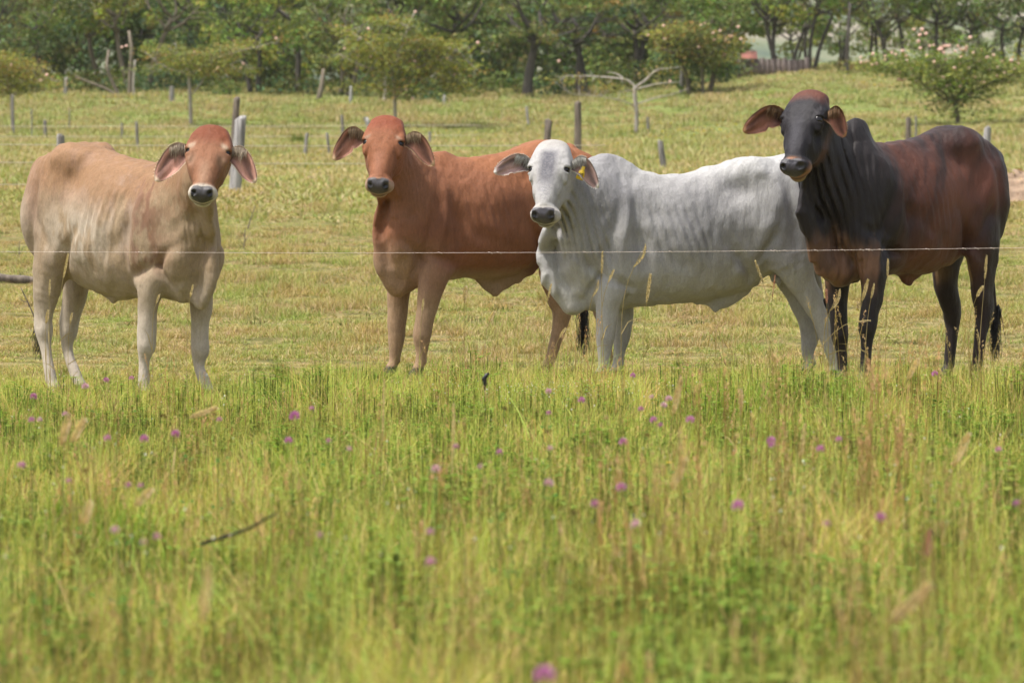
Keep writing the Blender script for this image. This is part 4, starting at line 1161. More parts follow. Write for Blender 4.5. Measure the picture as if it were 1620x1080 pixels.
def coat_white(I):
    V, u, z, hm, a, b, c = I['V'], I['u'], I['z'], I['hm'], I['a'], I['b'], I['c']
    n1 = fbm(V * 3.4 + 5, 3); n2 = fbm(V * 10 + 3, 3); n3 = fbm(V * 150, 2)
    C = np.tile(np.array([.50, .485, .475]), (len(V), 1))
    C = mixc(C, (.31, .30, .31), sstep(.40, .66, n1) * sstep(.6, .85, z) * .6)
    C = mixc(C, (.27, .265, .28), bump1(u, .88, .18) * bump1(z, 1.12, .24) * .7)
    C = mixc(C, (.30, .295, .305), bump1(u, .52, .18) * bump1(z, .98, .18) * .7)
    C = mixc(C, (.34, .335, .34), bump1(u, .16, .14) * bump1(z, 1.0, .16) * .6)
    C = mixc(C, (.58, .57, .56), sstep(1.16, 1.30, z + .1 * (n2 - .5)) * sstep(.8, .6, u) * .9)
    C = mixc(C, (.40, .39, .40), sstep(.52, .66, fbm(V * 170, 2)) * sstep(.7, .9, z) * .30)
    C = mixc(C, (.54, .52, .47), sstep(.75, .55, z) * .7)
    C = mixc(C, (.50, .47, .43), sstep(.40, .2, z) * .6)
    H = np.tile(np.array([.55, .53, .52]), (len(V), 1))
    band = np.exp(-(c / (.050 - .08 * np.clip(a - .2, 0, 1))) ** 4)
    spk = sstep(.42, .58, n3)
    H = mixc(H, (.17, .165, .19), band * sstep(.36, .20, a) * sstep(.035, .09, a) * (.82 + .18 * spk))
    H = mixc(H, (.33, .32, .34), band * sstep(.40, .30, a) * sstep(.20, .28, a) * spk * .8)
    H = mixc(H, (.48, .44, .40), sstep(.06, .0, a) * .7 * (.6 + .4 * spk))
    H = mixc(H, (.40, .39, .40), bump1(np.abs(c), .095, .02) * bump1(a, .12, .02) * .4)
    H = mixc(H, (.62, .58, .54), sstep(.37, .40, a) * .9)
    C = C * (1 - hm[:, None]) + H * hm[:, None]
    return C, np.zeros(len(V))
def coat_dark(I):
    V, u, z, hm, a, b, c = I['V'], I['u'], I['z'], I['hm'], I['a'], I['b'], I['c']
    n1 = fbm(V * 3.0 + 15, 3); n2 = fbm(V * np.array([16, 16, 4]) + 3, 3)
    st = fbm(np.stack([(V[:, 0] + .45 * V[:, 2]) * 16, V[:, 1] * 3, (V[:, 2] - .4 * V[:, 0]) * 2.6], 1), 3)
    C = np.tile(np.array([.0165, .0125, .0135]), (len(V), 1))
    e1 = u + .10 * (n1 - .5) + .12 * (st - .5); e2 = z + .12 * (n1 - .5) + .14 * (st - .5)
    side = sstep(.02, .20, e1) * sstep(.86, .62, e1) * sstep(1.62, 1.26, e2) * (1 - .94 * sstep(.34, .16, e1) * sstep(1.26, 1.06, e2)) * (1 - .55 * sstep(.55, .72, st) * sstep(1.05, 1.2, z))
    red = mixc(np.tile(np.array([.105, .040, .027]), (len(V), 1)), (.060, .026, .021), sstep(.30, .78, st))
    red = mixc(red, (.17, .063, .038), bump1(z, 1.15, .14) * bump1(u, .40, .16) * .9)
    red = mixc(red, (.19, .088, .048), bump1(z, .70, .10) * bump1(u, .55, .3) * .5)
    C = mixc(C, red, side * .95)
    C = mixc(C, (.15, .055, .036), bump1(u, .17, .09) * bump1(z, 1.17, .14) * .95)
    C = mixc(C, (.20, .105, .062), .95 * (.55 + .45 * sstep(.35, .55, n2)) * sstep(.88, .97, u + .20 * (n1 - .5) + .16 * (n2 - .5)) * sstep(.98, .78, z + .30 * (n1 - .5) + .30 * (n2 - .5)) * sstep(.5, .6, z) * .9)
    C = mixc(C, (.33, .20, .09), bump1(u, .27, .09) * bump1(z, .66, .07) * (np.abs(I['y']) < .16) * .8)
    C = mixc(C, (.030, .020, .017), sstep(.62, .50, z) * sstep(.4, .6, n1) * .7)
    H = np.tile(np.array([.0155, .0130, .0160]), (len(V), 1))
    H = mixc(H, (.032, .030, .040), bump1(c, 0, .035) * bump1(a, .26, .12) * .8)
    H = mixc(H, (.105, .034, .021), sstep(.075, .005, a + .05 * (n2 - .5) - .25 * np.clip(np.abs(c) - .04, 0, 1)))
    H = mixc(H, (.10, .050, .038), sstep(-.09, -.14, b) * .8)
    H = mixc(H, (.30, .16, .095), sstep(.385, .42, a) * sstep(-.015, -.045, b + .3 * np.clip(np.abs(c) - .06, 0, 1)))
    H = mixc(H, (.42, .22, .14), bump1(a, .402, .008) * bump1(c, 0, .03) * .9)
    H = mixc(H, (.24, .19, .10), sstep(.41, .44, a) * sstep(-.07, -.085, b))
    C = C * (1 - hm[:, None]) + H * hm[:, None]
    return C, .30 + np.zeros(len(V))

COWS = [
 dict(name="brahman_cow", px=197, d=31.0, streak=.7, grade=(.70, .03), dir=1, yaw=48, rump=72, chest=326, coat=coat_tan,
      label="cream and tan cow at far left, reddish head facing the camera", cat="cow",
      top=[(66, 252), (82, 240), (105, 233), (135, 228), (175, 238), (215, 250), (245, 259), (275, 262), (300, 262), (330, 285)],
      bot=[(60, 425), (90, 428), (115, 438), (150, 460), (190, 472), (230, 472), (265, 470), (300, 482), (330, 470)],
      hump=(272, 254, .05),
      legs=[dict(y=-.15, foot=84, j=[(98, 330, .17, .09), (86, 395, .150, .095), (76, 445, .108, .076), (70, 490, .062, .048), (69, 520, .056, .043), (73, 555, .032, .027), (77, 590, .029, .026)]),
            dict(y=.15, foot=126, j=[(125, 350, .15, .09), (128, 405, .115, .08), (121, 450, .085, .062), (113, 490, .060, .048), (108, 520, .054, .043), (107, 555, .031, .027), (114, 592, .028, .026)]),
            dict(y=-.16, foot=229, j=[(240, 400, .12, .08), (236, 450, .082, .060), (233, 500, .064, .052), (231, 545, .052, .046), (228, 572, .031, .028), (227, 600, .026, .025)]),
            dict(y=.16, foot=327, j=[(318, 400, .12, .08), (317, 450, .085, .062), (317, 490, .066, .054), (316, 525, .055, .046), (316, 552, .050, .045), (315, 580, .030, .028), (319, 605, .026, .025)])],
      head=dict(eye=(329, 240), d=30.05, len=.47, a=(-.045, -.22, -.42), b=(-.06, -.9, .3), w=1.12,
                ears=(dict(tip=(245, 286), n=(-.15, -1, -.05), w=.072, arch=.045, dd=.03, low=1.15),
                      dict(tip=(405, 289), n=(.25, -1, -.05), w=.066, arch=.045, dd=.03, low=1.10))),
      neck=((285, 345), None), neckr=((.27, .14), (.19, .105), (.11, .08)),
      dewlap=[(330, 375), (332, 420), (330, 455), (318, 470)], dewr=[(.03, .020), (.045, .022), (.055, .024), (.06, .03), (.07, .045)],
      flap=[((178, 465), (179, 478), (.075, .018), (.020, .010))], tail=(62, 515), switch=.22, taily=.02,
      foldc=(335, 370), folddir=(.95, -.3, 0), foldr=(.13, .22), fold=(.0024, .028),
      earcol=((.62, .33, .26), (.03, .025, .03), (.75, .60, .44), (.42, .25, .16))),
 dict(name="brahman_cow", px=768, d=34.9, grade=(.68, .02), dir=-1, yaw=25, rump=932, chest=606, coat=coat_red,
      label="russet brown cow second from left, partly behind the white cow", cat="cow",
      top=[(945, 262), (925, 242), (900, 228), (870, 224), (845, 227), (815, 236), (780, 243), (740, 248), (705, 250), (680, 250), (640, 275), (600, 320)],
      bot=[(945, 395), (910, 398), (880, 402), (855, 412), (830, 425), (800, 437), (760, 442), (715, 441), (680, 447), (640, 462), (610, 455), (590, 430)],
      hump=(688, 243, .055),
      legs=[dict(y=.15, foot=866, j=[(905, 330, .17, .09), (892, 385, .135, .09), (880, 430, .105, .068), (885, 470, .078, .050), (890, 492, .066, .044), (883, 525, .044, .032), (874, 560, .040, .030)]),
            dict(y=-.15, foot=960, j=[(905, 330, .16, .09), (912, 400, .12, .08), (930, 445, .075, .05), (952, 490, .055, .042), (958, 530, .034, .03), (960, 565, .032, .03)]),
            dict(y=.15, foot=664, j=[(692, 395, .12, .08), (686, 435, .095, .066), (680, 470, .075, .056), (672, 505, .060, .050), (668, 530, .056, .048), (667, 555, .038, .033), (665, 578, .034, .029)]),
            dict(y=-.15, foot=622, j=[(640, 395, .12, .08), (634, 445, .085, .062), (630, 480, .068, .055), (628, 515, .055, .048), (627, 535, .052, .047), (624, 560, .036, .032), (623, 580, .032, .028)])],
      head=dict(eye=(606, 226), d=34.3, len=.525, a=(-.045, -.20, -.45), b=(-.10, -.9, .3), w=1.06, stub=True,
                ears=(dict(tip=(526, 252), n=(-.1, -1, -.1), w=.078, arch=.075, dd=.05, notch=.56, low=1.1),
                      dict(tip=(687, 262), n=(.3, -1, -.1), w=.070, arch=.070, dd=.05, low=1.1))),
      neck=((665, 345), (640, 300)), neckr=((.28, .15), (.20, .12), (.12, .085)),
      dewlap=[(603, 345), (606, 385), (615, 425), (632, 450)], dewr=[(.03, .022), (.05, .026), (.065, .03), (.085, .05), (.09, .07)],
      flap=[((776, 438), (784, 465), (.085, .022), (.020, .012)), ((785, 462), (850, 410), (.020, .014), (.05, .02)), ((795, 440), (835, 418), (.05, .016), (.05, .02))], tail=(928, 505), switch=.26, taily=-.05,
      foldc=(655, 318), folddir=(1, -.2, .15), foldr=(.12, .22), fold=(.0026, .026),
      earcol=((.40, .19, .13), (.03, .02, .02), (.62, .44, .26), (.32, .13, .06))),
 dict(name="brahman_cow", px=1080, d=34.0, grade=(.71, 0), streak=.45, ribs=1.5, dir=-1, yaw=14, rump=1284, chest=884, coat=coat_white,
      label="white and pale grey cow in the middle with a yellow ear tag", cat="cow",
      top=[(1290, 285), (1275, 262), (1255, 247), (1228, 243), (1190, 250), (1150, 258), (1115, 266), (1080, 273), (1045, 274), (1010, 268), (980, 262), (940, 268), (900, 300), (880, 330)],
      bot=[(1290, 425), (1250, 425), (1215, 436), (1185, 455), (1150, 470), (1100, 477), (1050, 479), (1005, 486), (965, 494), (930, 496), (900, 478), (880, 452)],
      hump=(956, 245, .085, 1.5),
      legs=[dict(y=.15, foot=1322, j=[(1245, 350, .20, .09), (1250, 400, .15, .09), (1268, 440, .095, .065), (1287, 478, .062, .046), (1302, 515, .050, .042), (1309, 545, .034, .030), (1315, 572, .032, .029)]),
            dict(y=-.15, foot=1280, j=[(1240, 370, .17, .09), (1252, 425, .12, .08), (1265, 465, .085, .06), (1278, 505, .062, .05), (1282, 528, .060, .046), (1278, 555, .040, .034), (1278, 575, .036, .031)]),
            dict(y=.15, foot=954, j=[(968, 405, .13, .08), (968, 445, .105, .070), (963, 480, .078, .058), (960, 510, .062, .050), (958, 532, .056, .048), (956, 555, .042, .036), (954, 580, .040, .034)]),
            dict(y=-.15, foot=976, j=[(980, 420, .12, .08), (985, 470, .075, .058), (986, 500, .060, .050), (984, 530, .052, .046), (980, 555, .036, .032), (977, 580, .034, .030)])],
      head=dict(eye=(868, 268), d=33.4, len=.55, a=(-.05, -.20, -.46), b=(-.20, -.9, .3), w=.98, stub=False,
                ears=(dict(tip=(781, 272), n=(-.1, -1, -.1), w=.064, arch=.045, dd=.05, notch=.62, low=1.1),
                      dict(tip=(947, 297), n=(.35, -1, -.1), w=.066, arch=.07, dd=.06, low=1.1))),
      neck=((955, 365), (910, 320)), neckr=((.30, .16), (.22, .12), (.13, .09)),
      dewlap=[(866, 385), (868, 415), (880, 448), (908, 476)], dewr=[(.03, .022), (.05, .028), (.06, .03), (.08, .05), (.09, .08)],
      flap=[((1118, 470), (1131, 490), (.075, .022), (.018, .013)), ((1133, 489), (1195, 446), (.018, .013), (.03, .02)), ((1140, 474), (1180, 452), (.04, .016), (.04, .02)), ((1126, 477), (1146, 474), (.022, .016), (.03, .018))],
      lumps=[(1222, 440, .03, .022), (1232, 444, .03, .02), (1226, 442, -.04, .022)],
      tail=(1303, 490), switch=.18,
      foldc=(925, 345), folddir=(.93, -.2, .32), foldr=(.14, .30), fold=(.0075, .042),
      earcol=((.52, .34, .31), (.05, .045, .06), (.80, .77, .70), (.60, .58, .56)), pad=(.055, .050, .058)),
 dict(name="brahman_cow", px=1438, d=33.5, grade=(.92, -.05), dir=-1, yaw=46, rump=1562, chest=1322, coat=coat_dark,
      label="black and dark red cow at the right with a tall hump", cat="cow",
      top=[(1575, 262), (1562, 238), (1545, 218), (1525, 207), (1508, 202), (1480, 208), (1450, 216), (1420, 224), (1392, 228), (1370, 225), (1345, 235), (1315, 290)],
      bot=[(1575, 398), (1545, 398), (1520, 405), (1495, 420), (1460, 432), (1420, 436), (1385, 436), (1350, 444), (1325, 448), (1305, 420)],
      hump=(1353, 188, .095, .95),
      legs=[dict(y=.16, foot=1543, j=[(1550, 330, .18, .10), (1552, 385, .145, .09), (1554, 430, .100, .068), (1554, 468, .072, .052), (1557, 495, .062, .046), (1552, 525, .042, .036), (1548, 560, .038, .032)]),
            dict(y=-.16, foot=1499, j=[(1510, 340, .17, .10), (1502, 390, .135, .09), (1496, 435, .095, .066), (1500, 470, .070, .052), (1507, 497, .060, .046), (1506, 525, .042, .036), (1502, 560, .038, .032)]),
            dict(y=.17, foot=1367, j=[(1385, 385, .14, .09), (1382, 430, .100, .070), (1380, 462, .075, .058), (1376, 495, .060, .050), (1373, 517, .054, .048), (1371, 545, .036, .032), (1369, 570, .033, .029)]),
            dict(y=-.17, foot=1333, j=[(1330, 395, .13, .09), (1326, 440, .090, .066), (1326, 475, .070, .056), (1327, 510, .056, .049), (1329, 530, .052, .047), (1331, 555, .036, .032), (1332, 575, .033, .029)])],
      head=dict(eye=(1268, 190), d=32.75, len=.57, a=(-.085, -.22, -.46), b=(-.42, -.85, .3), w=1.0, er=1.25, stub=True,
                ears=(dict(tip=(1175, 207), n=(-.2, -1, -.2), w=.078, arch=.055, dd=.08, notch=.52, low=1.15),
                      dict(tip=(1338, 216), n=(.55, -1, -.1), w=.070, arch=.06, dd=.02, cup=.9, low=1.1))),
      neck=((1350, 315), (1312, 265)), neckr=((.30, .17), (.23, .14), (.14, .10)),
      dewlap=[(1276, 320), (1291, 370), (1303, 410), (1330, 425)], dewr=[(.04, .024), (.065, .026), (.08, .030), (.09, .045), (.10, .08)],
      dewf=.036, flap=[((1435, 432), (1433, 445), (.075, .026), (.045, .016))],
      tail=(1574, 500), switch=.30, taily=0,
      foldc=(1325, 300), folddir=(.96, -.25, .22), foldr=(.17, .36), fold=(.0085, .040),
      earcol=((.33, .145, .10), (.012, .01, .012), (.36, .20, .09), (.05, .03, .025)), pad=(.038, .034, .042), hoof=(.02, .018, .018)),
]
for S in COWS:
    ro, S = build_cow(S)
    if S['coat'] is coat_white:                       # yellow tag in the ear on the image right
        er_ = S['head']['ears'][1]
        c0 = er_['_pt'](.55, .05, .012); nf = er_['_nf']; dn = nrm(np.array([0, 0, -1.0]) - er_['_wd'] * .0 + er_['_ax'] * -.35)
        sd = nrm(np.cross(dn, nf))
        prof = [(0, .010), (.022, .010), (.030, .016), (.050, .021), (.078, .023), (.082, .018)]
        mb = MB(); vs = []
        for t, w in prof:
            for s, o in ((-1, 0), (1, 0), (1, .003), (-1, .003)):
                vs.append(c0 + dn * t + sd * w * s + nf * o)
        n = len(prof)
        fs = [(i * 4 + j, i * 4 + (j + 1) % 4, (i + 1) * 4 + (j + 1) % 4, (i + 1) * 4 + j) for i in range(n - 1) for j in range(4)] + [(0, 3, 2, 1), (n * 4 - 4, n * 4 - 3, n * 4 - 2, n * 4 - 1)]
        mb.add(vs, fs)
        tg = link("ear_tag", mb.mesh("ear_tag", False), M_TAG, ro)
        mk = MB()
        for j, (w0, w1, t0, t1) in enumerate([(-.013, -.009, .042, .064), (-.013, -.002, .042, .046), (-.005, -.001, .042, .064), (.004, .008, .042, .064), (.004, .014, .060, .064), (.011, .015, .050, .064)]):
            q = [c0 + dn * t + sd * w + nf * .0045 for w, t in ((w0, t0), (w1, t0), (w1, t1), (w0, t1))]
            mk.add(q, [(0, 1, 2, 3)])
        link("number_mark", mk.mesh("number_mark", False), M_TAGMARK, tg)
# ------------------------------------------------------------------ grass: blade tufts instanced over the pasture
def grass_material(name, trans, mode):
    m = bpy.data.materials.new(name); m.use_nodes = True
    nt = m.node_tree; nt.nodes.clear()
    out = N(nt, "ShaderNodeOutputMaterial"); d = N(nt, "ShaderNodeBsdfDiffuse"); t = N(nt, "ShaderNodeBsdfTranslucent")
    mx = N(nt, "ShaderNodeMixShader"); mx.inputs[0].default_value = trans
    a = N(nt, "ShaderNodeAttribute", attribute_name="tint")
    geo = N(nt, "ShaderNodeNewGeometry")
    mp = N(nt, "ShaderNodeMapping"); nt.links.new(geo.outputs["Position"], mp.inputs[0])
    mp.inputs["Scale"].default_value = (1, .5, 0) if mode == 'tall' else (1.4, .30, 0) if mode == 'turf' else (.35, .10, 0)
    big = noise(nt, 1.1 if mode != 'far' else 1.0, 3, .6, mp.outputs[0])
    oi = N(nt, "ShaderNodeObjectInfo")
    x = mathn(nt, 'ADD', big, mathn(nt, 'MULTIPLY', mathn(nt, 'SUBTRACT', oi.outputs["Random"], .5), .42))
    if mode == 'tall':
        tone = ramp(nt, x, [(.25, (.78, .95, .6)), (.42, (1.0, 1.03, .9)), (.58, (1.15, 1.06, 1.0)), (.75, (1.38, 1.10, 1.1))])
    elif mode == 'turf':
        tone = ramp(nt, x, [(.28, (.62, .86, .5)), (.40, (.82, .94, .75)), (.52, (1.0, .94, .92)), (.62, (1.02, .90, .90)), (.72, (.82, .68, .62))])
    else:
        tone = ramp(nt, x, [(.30, (.70, .88, .6)), (.45, (.86, .90, .80)), (.58, (.98, .88, .88)), (.72, (1.05, .88, .95))])
    c = mixrgb(nt, 'MULTIPLY', 1.0, a.outputs["Color"], tone)
    c2 = mixrgb(nt, 'MULTIPLY', 1.0, c, (1.1, 1.15, .6))
    nt.links.new(c, d.inputs[0]); nt.links.new(c2, t.inputs[0])
    nt.links.new(d.outputs[0], mx.inputs[1]); nt.links.new(t.outputs[0], mx.inputs[2]); nt.links.new(mx.outputs[0], out.inputs[0])
    return m
M_TALL = grass_material("meadow_blades", .35, 'tall')
M_TURF = grass_material("turf_blades", .25, 'turf')
M_FAR = grass_material("far_blades", .25, 'far')

def blades(mb, n, hr, rad, width, r, base, tip, dry=0.0, drycol=(.42, .32, .15), droop=.5, seg=3, kink=.0):
    for _ in range(n):
        a = r.uniform(0, 6.283); rr = rad * math.sqrt(r.uniform(0, 1)); x0 = np.array([rr * math.cos(a), rr * math.sin(a), -.01])
        h = r.uniform(*hr); az = r.uniform(0, 6.283); ln = r.uniform(.05, droop) * h
        d = np.array([math.cos(az), math.sin(az), 0]); sd = np.array([-d[1], d[0], 0]); w = width * r.uniform(.6, 1.2)
        ph = r.uniform(-.8, .8); sd = sd * math.cos(ph) + d * math.sin(ph)
        t = np.linspace(0, 1, seg + 1)
        P = x0 + np.outer(t ** 1.9, d) * ln + np.outer(t * (1 - .18 * t * ln / h), [0, 0, 1]) * h
        if r.uniform() < kink:                      # bent or broken over
            kk = int(r.integers(1, seg)); az2 = r.uniform(0, 6.283); d2 = np.array([math.cos(az2), math.sin(az2), r.uniform(-.7, .25)])
            P[kk + 1:] = P[kk] + np.outer(np.arange(1, seg + 1 - kk), d2) * h * r.uniform(.25, .5) / (seg - kk + .5) * np.array([1.3, 1.3, 1])
        ww = w * (1 - t ** 1.6) * .5 + .0004
        V = np.concatenate([P - sd * ww[:, None], P + sd * ww[:, None]])
        F = [(i, i + seg + 1, i + seg + 2, i + 1) for i in range(seg)]
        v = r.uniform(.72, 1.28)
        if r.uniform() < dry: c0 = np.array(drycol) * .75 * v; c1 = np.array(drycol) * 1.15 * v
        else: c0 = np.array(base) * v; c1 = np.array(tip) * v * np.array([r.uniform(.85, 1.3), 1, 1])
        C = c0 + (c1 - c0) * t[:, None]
        mb.add(V, F, np.clip(np.concatenate([C, C]), 0, 1))
def seed_head(mb, P0, P1, rad, col, r, n=60, size=.006, bend=None):
    """a fuzzy spike: many small spikelets round an axis"""
    P0 = np.asarray(P0, float); P1 = np.asarray(P1, float); ax = P1 - P0; L = np.linalg.norm(ax); ax /= L
    u = nrm_(np.cross(ax, [.3, .8, .2])); w = np.cross(ax, u)
    t = r.uniform(0, 1, n); a = r.uniform(0, 6.283, n); prof = np.sin(np.clip(t, .03, .97) * math.pi) ** .6 * rad
    p = P0 + np.outer(t * L, ax) + (prof * np.cos(a) * .6)[:, None] * u + (prof * np.sin(a) * .6)[:, None] * w
    if bend is not None: p = p + np.outer(np.sin(t * math.pi) * 1.0, bend)
    o = (np.cos(a)[:, None] * u + np.sin(a)[:, None] * w) * .55 + ax * .9; o /= np.linalg.norm(o, axis=1)[:, None]
    s = np.cross(o, ax + .01); s /= np.linalg.norm(s, axis=1)[:, None] + 1e-9
    l = size * r.uniform(.8, 1.5, n)[:, None]
    V = np.stack([p, p + o * l * .5 + s * l * .28, p + o * l, p + o * l * .5 - s * l * .28], 1).reshape(-1, 3)
    C = np.repeat(np.clip(np.array(col)[None] * r.uniform(.75, 1.3, n)[:, None], 0, 1), 4, 0)
    mb.add(V, np.arange(4 * n).reshape(-1, 4), C)
def nrm_(v): return v / (np.linalg.norm(v) + 1e-12)

PROTO = {}
def proto(kind, mb, mat):
    me = mb.mesh(kind, False); me.materials.append(mat)
    o = bpy.data.objects.new(kind, me); PROTO.setdefault(kind, []).append(o)
rg = np.random.default_rng(11)
for i in range(7):
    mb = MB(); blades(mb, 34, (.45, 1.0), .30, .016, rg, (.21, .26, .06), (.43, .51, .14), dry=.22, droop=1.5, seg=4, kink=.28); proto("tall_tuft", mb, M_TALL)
for i in range(3):          # straw-like tufts
    mb = MB(); blades(mb, 26, (.4, 1.0), .34, .012, rg, (.28, .25, .10), (.54, .46, .23), dry=.5, droop=1.6, seg=4, kink=.4); proto("tall_tuft", mb, M_TALL)
for i in range(3):          # low leafy clover and weeds
    mb = MB()
    for _ in range(24):
        a = rg.uniform(0, 6.28); rr = .34 * math.sqrt(rg.uniform()); h = rg.uniform(.25, .75)
        c = np.array([rr * math.cos(a), rr * math.sin(a), h]); v = rg.uniform(.75, 1.25)
        mb.tube([(c[0] * .8, c[1] * .8, 0), c], .006, 3, (.08, .12, .03))
        for k in range(3):
            b = 2.09 * k + a; d = np.array([math.cos(b), math.sin(b), .15]); s_ = np.array([-d[1], d[0], 0]); l = .095 * v
            mb.add([c, c + d * l * .55 + s_ * l * .42, c + d * l, c + d * l * .55 - s_ * l * .42], [(0, 1, 2, 3)], np.array([.175, .25, .06]) * v)
    blades(mb, 14, (.4, .9), .3, .014, rg, (.13, .18, .035), (.30, .36, .08)); proto("tall_tuft", mb, M_TALL)
for i in range(3):          # thin stems carrying reddish brown seed panicles
    mb = MB()
    for _ in range(9):
        a = rg.uniform(0, 6.28); rr = .30 * math.sqrt(rg.uniform()); x0 = np.array([rr * math.cos(a), rr * math.sin(a), 0]); h = rg.uniform(.8, 1.35); d = rg.normal(0, .13, 2)
        t = np.linspace(0, 1, 5); P = x0 + np.stack([d[0] * t ** 2 * h, d[1] * t ** 2 * h, t * h], 1)
        mb.tube(P, .0042, 3, (.26, .20, .07)); seed_head(mb, P[-1] - nrm_(P[-1] - P[-2]) * .12, P[-1] + nrm_(P[-1] - P[-2]) * .10, 0.022, (.48, .33, .20), rg, 18, .022)
    blades(mb, 12, (.4, .9), .3, .014, rg, (.13, .18, .035), (.32, .36, .09)); proto("tall_tuft", mb, M_TALL)
for i in range(6):
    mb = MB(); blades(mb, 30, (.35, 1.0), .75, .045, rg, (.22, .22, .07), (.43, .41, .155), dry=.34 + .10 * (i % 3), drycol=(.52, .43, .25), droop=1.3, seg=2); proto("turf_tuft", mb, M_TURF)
for i in range(2):          # dead flattened litter
    mb = MB(); blades(mb, 26, (.25, .6), .9, .05, rg, (.30, .24, .13), (.52, .42, .26), dry=.8, drycol=(.48, .37, .24), droop=2.6, seg=2); proto("turf_tuft", mb, M_TURF)
for i in range(5):
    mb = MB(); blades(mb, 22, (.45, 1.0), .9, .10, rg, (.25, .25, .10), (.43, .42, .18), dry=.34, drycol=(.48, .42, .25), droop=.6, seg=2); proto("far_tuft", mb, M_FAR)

def scatter(name, kind, pts, rot, scl, idx, label):
    col = bpy.data.collections.new(kind + "_kinds")
    for o in PROTO[kind]: col.objects.link(o)
    me = bpy.data.meshes.new(name); me.vertices.add(len(pts)); me.vertices.foreach_set("co", np.asarray(pts, np.float32).ravel())
    float_attr(me, "rot", rot); float_attr(me, "size", scl[:, 0]); float_attr(me, "tall", scl[:, 1])
    a = me.attributes.new("pick", 'INT', 'POINT'); a.data.foreach_set("value", np.asarray(idx, np.int32))
    o = link(name, me); tag(o, label, None, kind="stuff")
    ng = bpy.data.node_groups.new(name + "_scatter", 'GeometryNodeTree')
    ng.interface.new_socket("Geometry", in_out='INPUT', socket_type='NodeSocketGeometry'); ng.interface.new_socket("Geometry", in_out='OUTPUT', socket_type='NodeSocketGeometry')
    gi = ng.nodes.new("NodeGroupInput"); go = ng.nodes.new("NodeGroupOutput")
    m2p = ng.nodes.new("GeometryNodeMeshToPoints"); iop = ng.nodes.new("GeometryNodeInstanceOnPoints"); ci = ng.nodes.new("GeometryNodeCollectionInfo")
    ci.inputs["Collection"].default_value = col; ci.inputs["Separate Children"].default_value = True; ci.inputs["Reset Children"].default_value = True
    def na(n, t):
        q = ng.nodes.new("GeometryNodeInputNamedAttribute"); q.data_type = t; q.inputs["Name"].default_value = n; return q.outputs[0]
    cr = ng.nodes.new("ShaderNodeCombineXYZ"); ng.links.new(na("rot", 'FLOAT'), cr.inputs[2])
    cs = ng.nodes.new("ShaderNodeCombineXYZ"); sz = na("size", 'FLOAT')
    ng.links.new(sz, cs.inputs[0]); ng.links.new(sz, cs.inputs[1]); ng.links.new(na("tall", 'FLOAT'), cs.inputs[2])
    L = ng.links.new
    L(gi.outputs[0], m2p.inputs[0]); L(m2p.outputs[0], iop.inputs["Points"]); L(ci.outputs[0], iop.inputs["Instance"])
    iop.inputs["Pick Instance"].default_value = True; L(na("pick", 'INT'), iop.inputs["Instance Index"])
    L(cr.outputs[0], iop.inputs["Rotation"]); L(cs.outputs[0], iop.inputs["Scale"]); L(iop.outputs[0], go.inputs[0])
    md = o.modifiers.new("scatter", 'NODES'); md.node_group = ng
    return o
def field(y0, y1, dens, hwf, hwc, r):
    """random points; dens(y) per square metre, half width hwf*y+hwc"""
    out = []
    ye = np.arange(y0, y1, max(.5, (y1 - y0) / 120))
    st = ye[1] - ye[0]
    for y in ye:
        hw = hwf * y + hwc; n = int(dens(y) * 2 * hw * st)
        out.append(np.stack([r.uniform(-hw, hw, n), r.uniform(y, y + st, n)], 1))
    P = np.concatenate(out); return P
rs = np.random.default_rng(23)
P = field(6.4, 37, lambda y: np.interp(y, [6, 12, 22, 30, 34, 37], [75, 75, 70, 60, 26, 5]), .140, 2.0, rs)
n = len(P); z = ground_z(P[:, 0], P[:, 1])
patch = fbm(np.stack([P[:, 0] * .9, P[:, 1] * .45, P[:, 0] * 0 + 2], 1), 3)
hmax = np.interp(P[:, 1], [6, 14, 18, 22, 26, 30, 33, 37], [.42, .42, .42, .38, .32, .22, .13, .07]) * np.interp(P[:, 0] / P[:, 1], [-.09, -.05, -.035, .09], [.78, .78, 1.0, 1.08])
tuf = fbm(np.stack([P[:, 0] * 2.2, P[:, 1] * .9, P[:, 0] * 0 + 5], 1), 2)
h = hmax * rs.uniform(.50, 1.0, n) * (.72 + .65 * patch) * (1 + (1.5 * (tuf - .42)) * sstep(20, 27, P[:, 1]))
size = np.clip(.10 + .42 * h, .09, .32) * rs.uniform(.8, 1.2, n)
# kinds: 0-6 green, 7-9 straw, 10-12 clover leaf, 13-15 panicle
pg = rs.uniform(0, 1, n) + (patch - .5) * .7
near_pan = np.interp(P[:, 1], [6, 12, 20, 34], [.09, .07, .03, .008])
idx = np.where(pg < .22, rs.integers(10, 13, n), np.where(pg < .84, rs.integers(0, 7, n), rs.integers(7, 10, n)))
idx = np.where(rs.uniform(0, 1, n) < near_pan, rs.integers(13, 16, n), idx)
names = sorted([o.name for o in PROTO["tall_tuft"]])
scatter("meadow_grass", "tall_tuft", np.column_stack([P, z]), rs.uniform(0, 6.28, n), np.stack([size, h], 1), idx, "tall green meadow grass in the foreground")
P = field(30.5, 88, lambda y: np.interp(y, [30, 36, 45, 60, 88], [45, 75, 60, 32, 12]), .145, 2.5, rs)
n = len(P); z = ground_z(P[:, 0], P[:, 1])
patch = fbm(np.stack([P[:, 0] * .8, P[:, 1] * .3, P[:, 0] * 0 + 7], 1), 3)
tuf = fbm(np.stack([P[:, 0] * 1.6, P[:, 1] * .6, P[:, 0] * 0 + 5], 1), 2)
